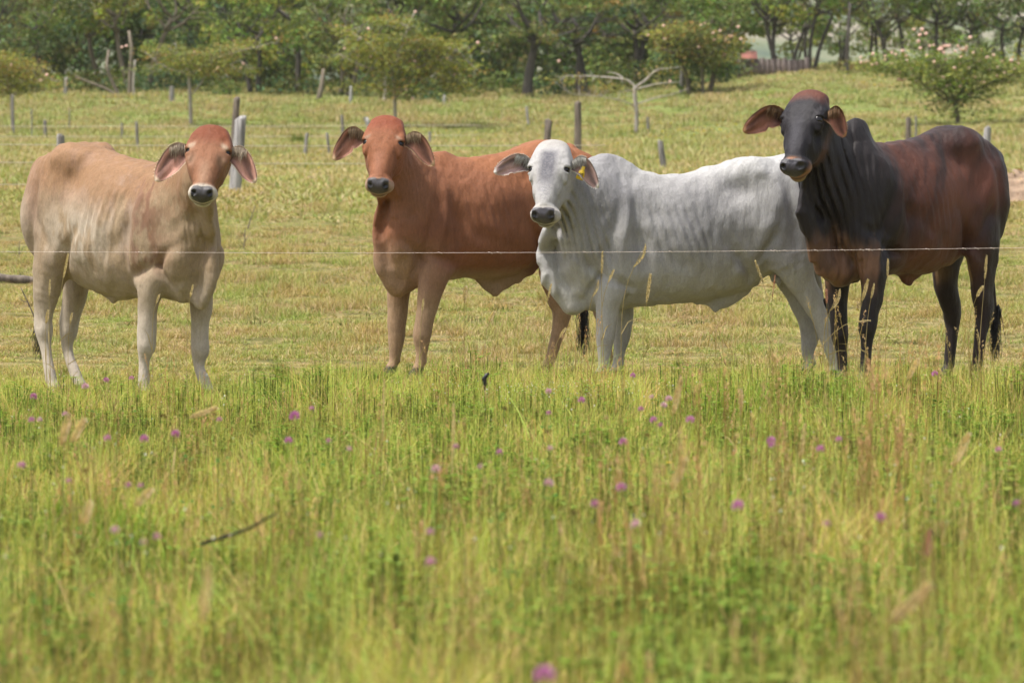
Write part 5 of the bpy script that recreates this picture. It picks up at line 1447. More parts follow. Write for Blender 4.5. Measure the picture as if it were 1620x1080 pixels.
h = rs.uniform(.030, .075, n) * (.6 + .9 * patch) * np.interp(P[:, 1], [30, 36, 45, 88], [.55, .7, 1.0, 1.5]) * (.60 + 1.4 * sstep(.45, .75, tuf))
idx = np.where(rs.uniform(0, 1, n) + (patch - .5) * .9 < .70, rs.integers(0, 6, n), rs.integers(6, 8, n))
scatter("grazed_turf", "turf_tuft", np.column_stack([P, z]), rs.uniform(0, 6.28, n), np.stack([rs.uniform(.08, .16, n) * np.interp(P[:, 1], [30, 88], [.85, 1.6]), h], 1), idx, "short grazed turf with dry litter around the cattle")
P = field(70, 228, lambda y: np.interp(y, [70, 84, 96, 120, 228], [2, 7, 9, 5, 2.2]), .160, 5, rs)
n = len(P); z = ground_z(P[:, 0], P[:, 1])
patch = fbm(np.stack([P[:, 0] * .3, P[:, 1] * .1, P[:, 0] * 0 + 7], 1), 3)
h = rs.uniform(.10, .26, n) * (.4 + 1.2 * patch) * np.interp(P[:, 1] + 14 * (patch - .5), [70, 84, 98], [.25, .55, 1])
scatter("far_grass", "far_tuft", np.column_stack([P, z]), rs.uniform(0, 6.28, n), np.stack([rs.uniform(.25, .5, n), h], 1), rs.integers(0, 5, n), "rough pale grass of the far pasture")

# low dark weeds dotted through the turf
rw = np.random.default_rng(91)
for i in range(3):
    mb = MB(); blades(mb, 16, (.3, 1.0), .8, .09, rw, (.05, .075, .02), (.12, .15, .04), dry=.2 + .3 * i, drycol=(.20, .13, .08), droop=1.2, seg=2); proto("weed_tuft", mb, M_LEAF)
P = field(33, 100, lambda y: np.interp(y, [33, 50, 100], [2.2, 1.3, .35]), .118, 1.0, rw); n = len(P); z = ground_z(P[:, 0], P[:, 1])
patch = fbm(np.stack([P[:, 0] * .5, P[:, 1] * .2, P[:, 0] * 0 + 9], 1), 3); ok = patch > .48; P = P[ok]; z = z[ok]; n = len(P)
scatter("turf_weeds", "weed_tuft", np.column_stack([P, z]), rw.uniform(0, 6.28, n), np.stack([rw.uniform(.04, .11, n), rw.uniform(.04, .13, n)], 1), rw.integers(0, 3, n), "small dark weeds dotted through the grazed turf")
# ------------------------------------------------------------------ fences
def wood_material(name, c0, c1):
    m, nt, b = material(name)
    tc = N(nt, "ShaderNodeTexCoord"); mp = N(nt, "ShaderNodeMapping"); mp.inputs["Scale"].default_value = (4, 4, .3)
    nt.links.new(tc.outputs["Object"], mp.inputs[0]); n = noise(nt, 5, 5, .7, mp.outputs[0])
    nt.links.new(ramp(nt, n, [(.38, c0), (.60, c1)]), b.inputs["Base Color"]); b.inputs["Roughness"].default_value = .9
    bp = N(nt, "ShaderNodeBump"); bp.inputs["Strength"].default_value = .6; bp.inputs["Distance"].default_value = .01
    nt.links.new(n, bp.inputs["Height"]); nt.links.new(bp.outputs[0], b.inputs["Normal"]); return m
M_WGREY = wood_material("weathered_wood", (.10, .09, .08), (.27, .25, .23))
M_WPALE = wood_material("bleached_wood", (.17, .16, .16), (.42, .40, .385))
M_WDARK = wood_material("dark_wood", (.07, .055, .045), (.20, .16, .125))
def post(px, top, base_row, w, mat, label, lean=0.0, d=None, flat=.75, round_=False, group="fence posts in the pasture"):
    d = d or d_of_row(px, base_row); x = xat(px, d); z0 = gz(x, d)
    T = at(px + lean, top, d); h = T[2] - z0; W = w / FPX * d; r = np.random.default_rng(int(px * 7 + top))
    mb = MB(); n = 9 if round_ else 4; lv = np.array([-.15, 0, .35, .7, .95, 1.0]) ; V = []
    for l in lv:
        c = np.array([(T[0] - x) * l, 0, h * l]); s = (1.08 - .12 * l) * (1 if l < 1 else .93) * r.uniform(.95, 1.05)
        for k in range(n):
            a = 2 * math.pi * k / n; q = r.uniform(.9, 1.08)
            V.append(c + np.array([math.cos(a) * W / 2 * s * q, math.sin(a) * W / 2 * s * flat * q, (r.uniform(-.35, .12) * W if l == 1 else r.uniform(-.02, .02))]))
    V.append(np.array([T[0] - x, 0, h + .002]))
    F = [(i * n + k, i * n + (k + 1) % n, (i + 1) * n + (k + 1) % n, (i + 1) * n + k) for i in range(len(lv) - 1) for k in range(n)]
    b = (len(lv) - 1) * n; F += [(len(V) - 1, b + k, b + (k + 1) % n, b + (k + 1) % n) for k in range(n)]
    tri = [f for f in F if f[2] == f[3]]; F4 = [f for f in F if f[2] != f[3]]
    F4 += [(len(V) - 1, b + k, b + (k + 1) % n, b + (k + 2) % n) for k in range(0, n - 1, 2)]
    mb.add(V, F4); o = link("fence_post", mb.mesh("fence_post", False), mat, loc=(x, d, z0)); tag(o, label, "fence post", group); return (x, d, z0, h)
post(96, 212, 300, 13, M_WGREY, "thick grey post just above the tan cow's rump")
post(371, 183, 305, 19, M_WPALE, "broad bleached leaning post right of the tan cow's head", lean=10, flat=.4)
post(366, 153, 285, 11, M_WDARK, "dark leaning post with a pale top behind the bleached one", lean=9)
post(914, 160, 243, 11, M_WDARK, "tall dark straight post behind the white cow's head", round_=True)
post(863, 188, 262, 12, M_WDARK, "thick post leaning right behind the russet cow's back", lean=5)
post(1051, 222, 274, 9, M_WGREY, "leaning grey post between the white cow's hump and hips", lean=-7)
post(1437, 185, 232, 9, M_WDARK, "short dark post over the dark cow's back")
post(1449, 184, 230, 3.5, M_WGREY, "thin stake beside the short dark post")
post(1557, 200, 268, 12, M_WPALE, "pale topped leaning post above the dark cow's tail", lean=6)
for px, top, base, w, ln, mt, lb in [
    (22, 150, 214, 4, -2, M_WGREY, "thin post at the left edge under the orange tinged tree"), (51, 172, 216, 2.2, -1, M_WGREY, "thin stake second from the left edge"),
    (72, 190, 218, 5, -1, M_WGREY, "short post left of the thick grey post"), (193, 194, 221, 3.5, 0, M_WGREY, "thin short stake above the tan cow's back"),
    (218, 192, 240, 4.5, -2, M_WGREY, "thin crooked post just above the tan cow's back"), (482, 210, 250, 6, 4, M_WGREY, "small pale post right of the lone green tuft"),
    (522, 210, 250, 4.5, -5, M_WGREY, "small leaning post at the russet cow's ear tip"), (543, 182, 220, 5, -2, M_WGREY, "thin dark post above the russet cow's ear"),
    (590, 185, 216, 8, -12, M_WPALE, "pale post leaning left behind the russet cow's forehead"), (680, 208, 228, 4.5, 0, M_WGREY, "small stake right of the russet cow's head"),
    (836, 168, 198, 4, -3, M_WPALE, "thin pale leaning stake in the far pasture"), (1025, 185, 210, 4.5, 0, M_WGREY, "thin post right of the leafless pale tree"),
    (272, 137, 160, 8, 0, M_WGREY, "stout grey post at the wood edge left of the sapling"), (104, 122, 151, 7, 1.5, M_WGREY, "grey post at the wood edge under the leaning bare trunk"),
    (554, 136, 166, 5, 2, M_WPALE, "pale thin post at the foot of the dark wood"), (702, 150, 168, 4.5, 1, M_WPALE, "short pale post at the wood edge right of the yellowish tree"),
    (1078, 110, 150, 7, 1, M_WGREY, "grey post at the branch tips of the leafless tree"), (110, 172, 205, 2, 0, M_WGREY, "very thin stake with a pale tip at left")]:
    post(px, top, base, w, mt, lb, lean=ln)
M_WIRE, _nt, _b = material("electric_wire"); _b.inputs["Base Color"].default_value = (.60, .50, .44, 1); _b.inputs["Roughness"].default_value = .5
M_WIRE2, _nt, _b = material("old_wire"); _b.inputs["Base Color"].default_value = (.50, .43, .33, 1); _b.inputs["Roughness"].default_value = .6
def wire(pts, rad, mat, label, knots=0, name="fence_wire"):
    P = np.array(pts, float); mb = MB()
    t = np.linspace(0, 1, 60); Q = P[0] + np.outer(t, P[1] - P[0]); Q[:, 2] -= .02 * np.sin(t * math.pi)
    mb.tube(Q - Q[0], rad, 5); r = np.random.default_rng(9)
    for _ in range(knots):
        q = Q[0] * 0 + (Q[-1] - Q[0]) * r.uniform(0, 1); q[2] -= .02 * np.sin(math.pi * q[0] / (Q[-1][0] - Q[0][0]))
        mb.tube([q + (-.012, 0, .003), q + (0, -.002, 0), q + (.009, .001, -.006)], rad * 1.2, 4)
    o = link(name, mb.mesh(name), mat, loc=tuple(Q[0])); tag(o, label, "wire")
wire([at(-160, 397, 28.6), at(1800, 389.5, 28.6)], .0009, M_WIRE, "thin pale electric fence wire running in front of all four cattle", knots=46)
for row, nm in ((228, "top"), (256, "middle"), (291, "lowest")):
    wire([at(-120, row, 84), at(960, row + 2, 92)], .007, M_WIRE2, f"{nm} old wire of the fence behind the tan and russet cattle", name="old_fence_wire")

for row, nm in ((200, "upper"), (216, "lower")):
    wire([at(-60, row, 152), at(760, row - 2, 156)], .008, M_WIRE2, f"{nm} faint wire strung between the far thin posts at the left", name="old_fence_wire")

# ------------------------------------------------------------------ clover flowers and seed heads
M_CLOVER = leaf_material("clover_petals", trans=.15, var=.1)
M_STEM = leaf_material("stems", trans=.1, var=.15)
def clover_head(r, col, dry=False):
    mb = MB(); n = 150 if not dry else 90
    i = np.arange(n) + .5; ph = np.arccos(1 - 1.75 * i / n); th = 2.39996 * i * 1.0
    d = np.stack([np.sin(ph) * np.cos(th), np.sin(ph) * np.sin(th), np.cos(ph)], 1)
    p = d * .006 * np.array([1, 1, .9]); o = d + np.array([0, 0, .45]); o /= np.linalg.norm(o, axis=1)[:, None]
    s = np.cross(o, r.normal(0, 1, (n, 3))); s /= np.linalg.norm(s, axis=1)[:, None]; l = .0068 * r.uniform(.8, 1.2, n)[:, None]
    V = np.stack([p, p + o * l * .6 + s * l * .20, p + o * l, p + o * l * .6 - s * l * .20], 1).reshape(-1, 3)
    c0 = np.array(col) * .75; c1 = np.clip(np.array(col) * np.array([1.25, 1.5, 1.25]) + .05 * (not dry), 0, 1)
    C = np.tile(np.stack([c0, c0 * .5 + c1 * .5, c1, c0 * .5 + c1 * .5]), (n, 1)) * np.repeat(r.uniform(.8, 1.2, n), 4)[:, None]
    mb.add(V, np.arange(4 * n).reshape(-1, 4), np.clip(C, 0, 1)); return mb.mesh("flower_head", False)
rc = np.random.default_rng(41)
HEADS = [clover_head(rc, c) for c in ((.50, .16, .42), (.56, .22, .46), (.62, .34, .50))]
DRYH = [clover_head(rc, c, True) for c in ((.11, .055, .03), (.17, .085, .045))]
def stem_mesh(h, r):
    mb = MB(); t = np.linspace(0, 1, 6); a = r.normal(0, .05, 2)
    P = np.stack([a[0] * (1 - t) ** 2, a[1] * (1 - t) ** 2, -h * (1 - t)], 1); mb.tube(P, .0011, 4, (.16, .20, .05))
    for k in range(2):
        z = -h * (.3 + .3 * k); c = np.array([0, 0, z]); b = r.uniform(0, 6.28)
        for j in range(3):
            d = np.array([math.cos(b + 2.09 * j), math.sin(b + 2.09 * j), .3]); s_ = np.array([-d[1], d[0], 0]); l = .022
            mb.add([c + d * .01, c + d * l * .6 + s_ * l * .4, c + d * l * 1.2, c + d * l * .6 - s_ * l * .4], [(0, 1, 2, 3)], (.07, .14, .03))
    return mb.mesh("stem", False)
STEMS = [stem_mesh(.45, rc) for _ in range(4)]
def flower(px, py, w, heads, label, group, name, r, cat="flower"):
    """head width w in photo pixels fixes the distance"""
    real = .021; sl = (py - 300) / FPX; d = 15.0
    for _ in range(40):
        top = np.interp(d, [6, 18, 22, 26, 30, 34], [.47, .47, .42, .36, .27, .15]); d = .5 * d + .5 * np.clip((CH - top - .01) / max(sl, .01), 7.2, 33)
    p = at(px, py, d); sc = w / (real * FPX / d)
    ro = empty(name, (p[0], p[1], p[2])); ro.rotation_euler = (r.uniform(-.35, .35), r.uniform(-.35, .35), r.uniform(0, 6))
    tag(ro, label, cat, group)
    h = link("flower_head", heads[int(r.integers(0, len(heads)))], M_CLOVER, ro); h.scale = (sc,) * 3
    s = link("stem", STEMS[int(r.integers(0, 4))], M_STEM, ro); s.scale = (1, 1, max(.3, (p[2] - gz(p[0], p[1]) + .01) / .45))
CL = [(466, 658, 15, "large pink clover flower on a tall stem below the gap between the two left cattle"), (456, 697, 11, None), (228, 694, 12, None), (278, 686, 12, None), (170, 693, 10, None), (103, 655, 8, None), (50, 664, 9, None),
      (63, 664, 7, None), (34, 736, 11, None), (203, 767, 8, None), (222, 768, 8, None), (108, 760, 8, None), (182, 838, 12, "pink clover flower low at left, above a pair of paler ones"), (227, 857, 8, None), (249, 848, 10, None), (506, 846, 9, None), (520, 697, 7, None),
      (347, 663, 7, None), (53, 627, 10, "purple clover flower beside the tan cow's hind hooves"), (135, 611, 10, None), (168, 601, 8, None), (208, 598, 7, None), (1031, 628, 7, None), (689, 742, 12, None), (760, 738, 7, None), (721, 706, 8, None), (790, 715, 9, None),
      (680, 841, 11, "clover flower directly above another in the lower middle"), (681, 889, 14, "wide clover flower, the lower of the two in the lower middle"), (868, 764, 13, None), (868, 619, 9, None), (920, 633, 10, None), (941, 797, 12, None), (983, 771, 14, "bright purple clover flower in the middle, between a pale one and a pink one"),
      (986, 699, 12, None), (1005, 829, 13, None), (1014, 647, 8, None), (1034, 664, 10, None), (1050, 641, 9, None), (1058, 631, 10, None), (1045, 672, 7, None), (1092, 664, 12, None), (868, 653, 7, None), (870, 709, 8, None), (1220, 697, 12, None), (1221, 704, 9, None),
      (1298, 710, 11, None), (1327, 695, 9, None), (1167, 800, 17, "largest sharp purple clover flower, right of centre"), (1393, 818, 15, "purple clover flower low at right on a dark stem"), (1308, 828, 9, None), (1479, 591, 9, "small purple clover flower near the dark cow's hind hoof"), (1608, 796, 9, None),
      (861, 1068, 30, "big blurred clover flower at the very bottom of the picture"), (1001, 594, 8, "small purple clover flower beside the white cow's front hooves"), (552, 710, 7, None), (493, 646, 7, None), (1580, 711, 9, None)]
def cell_labels(items, what):
    """labels by the landmark above and the band of meadow, counted from the left within it"""
    cols = [(0, 390, "under the tan cow"), (390, 560, "under the left gap"), (560, 800, "under the russet cow"), (800, 1160, "under the white cow"), (1160, 1700, "under the dark cow")]
    rows = [(0, 672, "near the cattle's hooves"), (672, 745, "in the upper meadow"), (745, 840, "in the middle meadow"), (840, 1200, "low in the meadow")]
    out = {}
    for c0, c1, cn in cols:
        for r0, r1, rn in rows:
            g_ = sorted([(a[0], a[1]) for a in items if c0 <= a[0] < c1 and r0 <= a[1] < r1])
            for k_, q_ in enumerate(g_):
                out[q_] = f"{what} {rn}, {cn}" + (f", {ORD[k_]} of {len(g_)} from left" if len(g_) > 1 else "")
    return out
CLL = cell_labels(CL, "pink clover flower")
for px, py, w, lb in CL:
    flower(px, py, w, HEADS, lb or CLL[(px, py)], "clover flowers scattered in the meadow", "clover_flower", rc)
DRY_ = [(258, 659, 9), (293, 657, 7), (340, 656, 7), (134, 745, 9), (47, 790, 7), (60, 846, 8), (2, 865, 8), (14, 866, 8), (55, 873, 8), (122, 875, 11), (206, 903, 11), (276, 873, 9), (488, 862, 9), (476, 845, 7), (798, 647, 8), (787, 804, 8), (872, 804, 9), (908, 812, 10), (915, 824, 9),
                  (1434, 835, 10), (1278, 854, 11), (1241, 862, 10), (1024, 689, 8), (761, 730, 8), (866, 683, 7), (1512, 689, 8), (104, 838, 7), (724, 809, 7), (505, 664, 6), (1573, 900, 9)]
DRL = cell_labels(DRY_, "brown clover head")
for px, py, w in DRY_:
    flower(px, py, w, DRYH, DRL[(px, py)], "dried brown clover heads in the meadow", "dried_flower", rc, "seed head")
# tiny white flowers: a scattered mass
mb = MB(); r = np.random.default_rng(55)
for i in range(620):
    px = r.uniform(-100, 1720); q = r.uniform(); py = 592 + (q ** 2.2) * 300
    if r.uniform() < .45: px = r.normal(880, 90); py = 600 + abs(r.normal(0, 14))
    d = np.clip(np.interp(py, [590, 620, 700, 900], [30, 25, 17.5, 11]) * r.uniform(.96, 1.04), 9, 31)
    p = at(px, py, d); s = r.uniform(.0018, .0042)
    if p[2] < .03: continue
    a = r.uniform(0, 3)
    for k in range(2):
        u = np.array([math.cos(a + k * 1.57), -.5, math.sin(a + k * 1.57)]); w_ = np.array([-u[2], -.3, u[0]])
        mb.add([p - u * s, p - w_ * s * .5, p + u * s, p + w_ * s * .5], [(0, 1, 2, 3)], np.array([.85, .85, .78]) * r.uniform(.8, 1))
    mb.tube([(p[0], p[1] + .004, p[2]), (p[0], p[1] + .01, 0)], .0007, 3, (.14, .19, .05))
tag(link("white_flowers", mb.mesh("white_flowers", False), M_STEM), "tiny white starry flowers among the grass", "wildflowers", kind="stuff")
mb = MB()
for cx, cy, sx, sy, n in ((700, 225, 60, 8, 40), (1080, 222, 70, 10, 46), (640, 232, 40, 6, 16), (1030, 212, 50, 6, 20), (500, 262, 60, 8, 18), (120, 158, 90, 6, 22), (1380, 140, 120, 14, 24), (840, 215, 60, 8, 14), (1160, 210, 60, 10, 20), (480, 275, 50, 8, 12)):
    for _ in range(n):
        px = r.normal(cx, sx); py = r.normal(cy, sy); d = d_of_row(px, py, 60, 205); p = at(px, py, d); p[2] = gz(p[0], p[1]) + r.uniform(.10, .2); s = r.uniform(.010, .022) * d / 120
        u = np.array([1, -.5, .3]); w_ = np.array([.2, -.4, 1.0])
        mb.add([p - u * s, p - w_ * s, p + u * s, p + w_ * s], [(0, 1, 2, 3)], np.array([.80, .62, .06]) * r.uniform(.7, 1.1))
tag(link("yellow_flowers", mb.mesh("yellow_flowers", False), M_STEM), "small yellow flowers dotted over the far pasture", "wildflowers", kind="stuff")
p = at(1059, 732, 17.5); ro = empty("yellow_flower", tuple(p)); tag(ro, "single small yellow flower in the meadow right of centre", "flower")
mb = MB()
for k in range(8):
    a = k * .785; u = np.array([math.cos(a), math.sin(a), .25]); s_ = np.array([-u[1], u[0], 0]); l = .013
    mb.add([(0, 0, 0), u * l * .6 + s_ * l * .3, u * l, u * l * .6 - s_ * l * .3], [(0, 1, 2, 3)], (.85, .55, .05))
link("petals", mb.mesh("petals", False), M_CLOVER, ro); o = link("stem", STEMS[0], M_STEM, ro); o.scale = (1, 1, p[2] / .45)

# ------------------------------------------------------------------ tall grass stalks with seed heads
M_SEED = leaf_material("seed_heads", trans=.5, var=.15)
def stalk(x0, y0, x1, y1, wpx, d, base_px, label, col=(.60, .42, .25), stemcol=(.36, .28, .13), bend=0.0, group="grass stalks with seed heads"):
    """seed head from (x0,y0) low end to (x1,y1) tip, stem down to base_px"""
    A = at(x0, y0, d); B = at(x1, y1, d - .05); g = np.array([xat(base_px, d + .1), d + .1, gz(xat(base_px, d + .1), d + .1) - .01])
    r = np.random.default_rng(int(x0 + y0)); ro = empty("grass_stalk", tuple(g)); tag(ro, label, "grass stalk", group)
    mb = MB(); dirn = nrm_(B - A); k = np.linalg.norm(A - g) * .4
    t = np.linspace(0, 1, 9)[:, None]
    c1 = g + np.array([0, 0, k]); c2 = A - dirn * k * .7
    P = (1 - t) ** 3 * g + 3 * (1 - t) ** 2 * t * c1 + 3 * (1 - t) * t * t * c2 + t ** 3 * A
    mb.tube(np.vstack([P, B]) - g, np.append(np.linspace(.0022, .0013, 9), .0006) * d / 29, 5, stemcol)
    for q in (.35, .6):
        b = P[int(q * 8)] - g; dd = nrm_(np.array([r.normal(), r.normal() * .5, 1.1])); L = .12 * r.uniform(.7, 1.2) * min(1, d / 20)
        s_ = nrm_(np.cross(dd, [0, 1, .1])) * .0022
        mb.add([b - s_, b + s_, b + dd * L * .6 + s_ * .8 + np.array([0, 0, 0]), b + dd * L * .6 - s_ * .8], [(0, 1, 2, 3)], stemcol)
        mb.add([b + dd * L * .6 - s_ * .8, b + dd * L * .6 + s_ * .8, b + dd * L + np.array([.2 * L * dd[0], 0, -.15 * L]), b + dd * L * .98 + np.array([.2 * L * dd[0], 0, -.15 * L])], [(0, 1, 2, 3)], stemcol)
    link("stem", mb.mesh("stem", False), M_STEM, ro)
    hb = MB(); W = wpx / FPX * d / 2 * .82; L = np.linalg.norm(B - A)
    bd = np.array([dirn[2], 0, -dirn[0]]) * bend * L
    seed_head(hb, A - g, B - g, W * 1.1, col, r, int(260 * min(2, L / .12)), W * .75 + .002, bd)
    link("seed_head", hb.mesh("seed_head", False), M_SEED, ro)
W_ = "white cow"
for a in [
 (1003, 422, 1021, 388, 5, 28.4, 985, "curved tan seed head crossing the wire over the white cow's shoulder"), (952, 433, 953, 399, 4.5, 28.4, 957, "upright tan seed head left of the curved one, just under the wire"),
 (962, 447, 971, 427, 4, 28.6, 955, "small tilted seed head over the white cow's upper foreleg"), (937, 470, 946, 444, 3.5, 28.6, 945, "thin bent seed head on the white cow's brisket"),
 (1023, 479, 1029, 434, 6.5, 28.2, 1018, "plump tan seed head behind the white cow's elbow"), (1207, 447, 1195, 413, 4.5, 28.4, 1222, "pale seed head leaning left under the white cow's flank"),
 (1364, 476, 1373, 443, 7, 28.3, 1360, "fluffy seed head over the dark cow's foreleg"), (1378, 472, 1383, 450, 4.5, 28.3, 1368, "narrow seed head right beside the fluffy one"),
 (1404, 438, 1405, 411, 4.5, 28.4, 1400, "short upright seed head under the dark cow's chest"), (1558, 441, 1561, 405, 5, 28.0, 1546, "tall straight stalk in front of the dark cow's hind leg"),
 (1545, 470, 1554, 454, 6, 28.2, 1535, "round seed head leaning beside the tall straight stalk"), (1313, 492, 1328, 459, 5.5, 28.3, 1308, "drooping pale seed head between the white and dark cattle"),
 (1308, 480, 1307, 458, 5, 28.3, 1312, "dark pink seed head at the dark cow's far foreleg"), (1353, 509, 1376, 507, 3.5, 28.2, 1262, "seed head on a stalk leaning almost level across the dark cow's foreleg"),
 (1390, 568, 1391, 530, 5, 27.5, 1388, "fluffy pale stalk right of the dark cow's front hooves"), (100, 440, 108, 402, 4.5, 28.6, 97, "tan seed head against the tan cow's flank, touching the wire"),
 (78, 468, 79, 443, 3.5, 28.8, 80, "thin seed head in front of the tan cow's near hind leg"), (73, 512, 76, 492, 6, 28.4, 76, "ragged orange seed head at the tan cow's hock"),
 (90, 530, 91, 504, 5, 28.4, 94, "orange seed head between the tan cow's hind legs"), (111, 512, 114, 496, 4, 28.4, 108, "small orange seed head beside the tan cow's far hock"),
 (301, 470, 305, 452, 4.5, 28.8, 296, "small tan seed head beside the tan cow's front leg"), (247, 480, 252, 466, 3.5, 28.8, 243, "tiny seed head right of the tan cow's near foreleg"),
 (668, 492, 670, 474, 4, 28.6, 662, "orange seed head in front of the russet cow's near foreleg"), (866, 476, 872, 450, 4, 28.6, 860, "pale seed head beside the russet cow's hind leg"),
 (885, 534, 894, 520, 5, 28.4, 878, "tilted tan seed head near the russet cow's hock"), (863, 536, 871, 522, 5, 28.4, 858, "tan seed head low on the russet cow's hind leg"),
 (1000, 540, 1001, 515, 3, 28.0, 1003, "wispy stalk in the grass right of the white cow's forelegs"), (735, 480, 737, 455, 8, 29.5, 737, "dry branched weed stalk under the russet cow's belly"),
 (774, 510, 781, 494, 7, 29.5, 768, "smaller dry weed stalk right of the branched one"), (1222, 470, 1226, 436, 2.5, 28.8, 1218, "thin reddish stalk under the white cow's udder"),
 (1065, 655, 1077, 598, 12, 18, 1060, "blurred beige seed head right of the white cow's forelegs, low"), (1062, 775, 1083, 728, 17, 14, 1050, "broad blurred seed head right of centre"),
 (1508, 738, 1532, 688, 15, 15, 1495, "blurred beige seed head at the right"), (1412, 985, 1468, 928, 26, 9.5, 1380, "very blurred pinkish seed head low at the right"),
 (96, 705, 108, 660, 15, 15, 90, "blurred orange seed head at the left, first of a pair"), (112, 700, 132, 665, 14, 15.5, 118, "blurred orange seed head at the left, second of the pair"),
 (214, 800, 238, 775, 15, 13.5, 205, "short blurred orange seed head at lower left"), (133, 830, 142, 795, 15, 13, 128, "tall blurred tan seed head at lower left"), (300, 660, 342, 645, 10, 18, 285, "blurred seed head bending right below the tan cow"),
 (1172, 650, 1172, 618, 9, 20, 1172, "pale ragged seed head over the dense green tuft"), (1268, 720, 1273, 672, 6, 18, 1275, "thin beige upright seed head below the gap"), (1436, 600, 1452, 568, 10, 20, 1425, "blurred seed head leaning right before the dark cow"),
 (1465, 880, 1470, 842, 12, 11, 1460, "blurred reddish seed head in the lower right"), (320, 985, 330, 900, 18, 8.6, 318, "very blurred pale stalk in the lower left foreground"), (605, 700, 608, 600, 4, 19, 600, "tall faint stalk in the meadow between the left cattle"),
 (715, 760, 718, 640, 5, 17, 722, "tall brownish stalk in the middle of the meadow"),
]:
    stalk(*a, bend=.12 if a[7].startswith(("curved", "drooping", "thin bent")) else 0, col=(.46, .24, .22) if "dark pink" in a[7] or "reddish" in a[7] else (.56, .46, .33) if a[5] > 20 else (.62, .50, .36))

# dense bright tussocks
def tussock(px, row, d, h, wd, n, label):
    x = xat(px, d); r = np.random.default_rng(int(px)); mb = MB()
    blades(mb, n, (h * .55, h), wd, .007, r, (.08, .14, .02), (.24, .34, .05), dry=.10, droop=.55, seg=4)
    o = link("grass_tussock", mb.mesh("grass_tussock", False), M_LEAF, loc=(x, d, gz(x, d))); tag(o, label, "grass tussock"); o["kind"] = "stuff"
tussock(1150, 640, 25, .36, .22, 420, "tall bright green tussock below the white cow's hind legs")
tussock(1235, 610, 27, .26, .15, 200, "smaller green tussock right of the tall one")
tussock(1330, 620, 26.5, .30, .22, 320, "green tussock in front of the dark cow's forelegs")
tussock(1550, 640, 26, .26, .25, 260, "green tussock at the right under the dark cow's hind legs")
tussock(175, 730, 16, .36, .16, 240, "bright green tussock at the left below the tan cow")
tussock(470, 590, 31, .10, .15, 120, "low green tuft between the tan and russet cattle")
x = xat(472, 118); mb = MB(); blades(mb, 160, (.2, .55), .22, .03, np.random.default_rng(8), (.06, .10, .02), (.14, .19, .04), dry=.05, droop=.9); o = link("lone_bush", mb.mesh("lone_bush", False), M_LEAF, loc=(x, 150, gz(xat(472, 150), 150) + .02)); o.location.x = xat(472, 150); tag(o, "lone small green bush in the far pasture between two heads", "bush")

# ------------------------------------------------------------------ odds and ends on the ground
def branchy(name, pts, r0, r1, mat, label, cat, twigs=(), parts=None):
    P = np.array([at(a, b_, d) for a, b_, d in pts]); mb = MB(); Q = crom2(P, 4); o0 = Q[0].copy()
    rr = np.linspace(r0, r1, len(Q)) * (1 + .12 * np.sin(np.arange(len(Q)) * 2.1)); mb.tube(Q - o0, rr, 8)
    for tw in twigs:
        T = np.array([at(a, b_, d) for a, b_, d in tw]); mb.tube(crom2(T, 3) - o0, np.linspace(r1 * 1.1, r1 * .4, (len(T) - 1) * 3 + 1), 5)
    o = link(name, mb.mesh(name), mat, loc=tuple(o0)); tag(o, label, cat)
dl = d_of_row(40, 447)
branchy("fallen_log", [(-60, 438, dl), (0, 440, dl), (50, 443, dl), (105, 444, dl)], 7.5 / FPX * dl, 6 / FPX * dl, M_WDARK, "dark fallen log lying behind the tan cow's hind legs", "log")
branchy("bare_twig", [(56, 505, 40), (45, 480, 40), (33, 455, 40)], .006, .003, M_WDARK, "dark bare twig standing left of the tan cow's hind leg", "twig", [[(44, 478, 40), (36, 476, 40), (30, 470, 40)]])
branchy("bare_twig", [(392, 362, 60), (397, 345, 60), (404, 325, 60)], .008, .003, M_WDARK, "small dead twig plant right of the tan cow's neck", "twig", [[(397, 346, 60), (404, 338, 60)], [(399, 340, 60), (396, 330, 60)]])
for px, row in ((28, 415), (385, 395)):
    dd = d_of_row(px, row); branchy("dry_weed", [(px, row + 6, dd), (px + 2, row - 14, dd), (px + 3, row - 34, dd)], .007, .003, M_WDARK, "dry branching weed at the left edge behind the tan cow" if px < 100 else "dry branching weed between the tan and russet cattle", "weed",
            [[(px + 1, row - 6, dd), (px - 10, row - 22, dd)], [(px + 2, row - 12, dd), (px + 12, row - 28, dd)], [(px + 2, row - 20, dd), (px - 5, row - 32, dd)]])
M_STICK = bark_material("dark_twig", (.012, .010, .008), (.05, .04, .03))
branchy("fallen_stick", [(318, 860, 13.2), (352, 850, 13.2), (392, 836, 13.1), (418, 822, 13), (437, 811, 13)], .0042, .0024, M_STICK, "thin dark curved stick lying in the meadow grass at lower left", "stick", [[(345, 852, 13.2), (362, 842, 13.2)], [(340, 855, 13.2), (326, 852, 13.2)]])
def rock(name, px, row, w, h, mat, label, cat, d=None, lift=0.0, seed=1):
    d = d or d_of_row(px, row); r = np.random.default_rng(seed); nu, nv = 14, 9; V = []
    for i in range(nv + 1):
        for j in range(nu):
            th = math.pi * i / nv; ph = 2 * math.pi * j / nu
            V.append([math.sin(th) * math.cos(ph), math.sin(th) * math.sin(ph), math.cos(th)])
    V = np.array(V); V *= (.72 + .6 * fbm(V * 2.2 + seed * 5, 3))[:, None]; V *= np.array([w / 2, w / 3, h]) / FPX * d
    mb = MB(); mb.add(V, [(i * nu + j, (i + 1) * nu + j, (i + 1) * nu + (j + 1) % nu, i * nu + (j + 1) % nu) for i in range(nv) for j in range(nu)])
    x = xat(px, d); o = link(name, mb.mesh(name), mat, loc=(x, d, gz(x, d) + lift)); tag(o, label, cat)
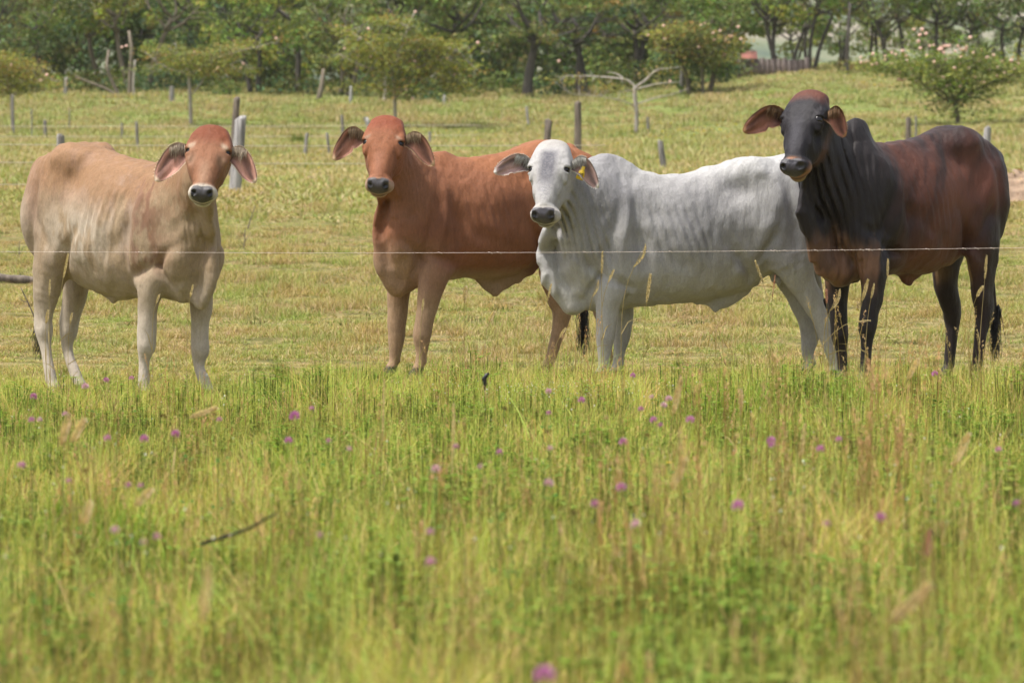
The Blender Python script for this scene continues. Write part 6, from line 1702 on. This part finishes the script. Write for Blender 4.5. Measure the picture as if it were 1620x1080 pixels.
M_EARTH, _nt, _b = material("bare_earth"); _n = noise(_nt, 6, 6, .7); _nt.links.new(ramp(_nt, _n, [(.3, (.13, .085, .055)), (.7, (.42, .30, .21))]), _b.inputs["Base Color"]); _b.inputs["Roughness"].default_value = .95
M_STONE, _nt, _b = material("white_stone"); _b.inputs["Base Color"].default_value = (.75, .73, .70, 1)
M_BLACK, _nt, _b = material("black_scrap"); _b.inputs["Base Color"].default_value = (.010, .010, .012, 1); _b.inputs["Roughness"].default_value = .45
rock("white_stone", 542, 293, 20, 7, M_STONE, "white stone lying below the russet cow's ear", "stone", seed=2)
rock("earth_mound", 492, 289, 30, 9, M_EARTH, "small brown earth mound left of the white stone", "mound", seed=3)
rock("earth_mound", 522, 292, 14, 9, M_EARTH, "tiny brown mound right beside the white stone", "mound", seed=8)
db = d_of_row(1640, 318); xb = xat(1640, db); r = np.random.default_rng(66)
eb = empty("earth_bank", (xb, db, gz(xb, db))); tag(eb, "brown bank of bare earth and dead grass at the right edge", "earth bank")
u_, v_ = np.meshgrid(np.linspace(-1, 1, 60), np.linspace(-1, 1, 40), indexing='ij'); Pb = np.stack([u_ * .85, v_ * .8, u_ * 0], -1)
hz_ = np.clip(1 - (np.abs(u_) ** 2.5 + np.abs(v_) ** 2.5), 0, 1) ** .5 * (.22 + .40 * fbm(Pb * 2.2, 3)) + .10 * fbm(Pb * 9, 3) - .07
Pb[..., 2] = hz_; i_ = np.arange(2400).reshape(60, 40)
mb = MB(); mb.add(Pb.reshape(-1, 3), np.stack([i_[:-1, :-1], i_[1:, :-1], i_[1:, 1:], i_[:-1, 1:]], -1).reshape(-1, 4)); link("soil", mb.mesh("soil"), M_EARTH, eb)
mb = MB(); k_ = r.integers(0, 2400, 90); cs_ = Pb.reshape(-1, 3)[k_]
leaf_clumps(mb, cs_, np.full(90, .07), 130, .035, [np.array(c_) for c_ in [(.40, .30, .18), (.24, .17, .10), (.46, .38, .25)] * 30], r); o = link("dead_grass", mb.mesh("dead_grass", False), M_LEAF, eb); o["kind"] = "stuff"
rock("dung_pat", 800, 552, 38, 6, M_WDARK, "dark dung pat in the turf beneath the russet cow", "dung", d=40, seed=5)
# black scrap caught in the grass
g = at(767, 603, 24.5); mb = MB()
mb.tube([(0, 0, -.04), (.001, 0, -.01), (-.002, 0, .012), (.010, 0, .030), (.020, 0, .034)], np.array([.003, .009, .010, .008, .003]), 7)
mb.tube([(.0, 0, .0), (-.008, -.004, .010), (-.006, -.004, .022)], np.array([.006, .006, .002]), 5)
tag(link("black_scrap", mb.mesh("black_scrap"), M_BLACK, loc=tuple(g)), "small crumpled black scrap caught upright in the grass", "litter")
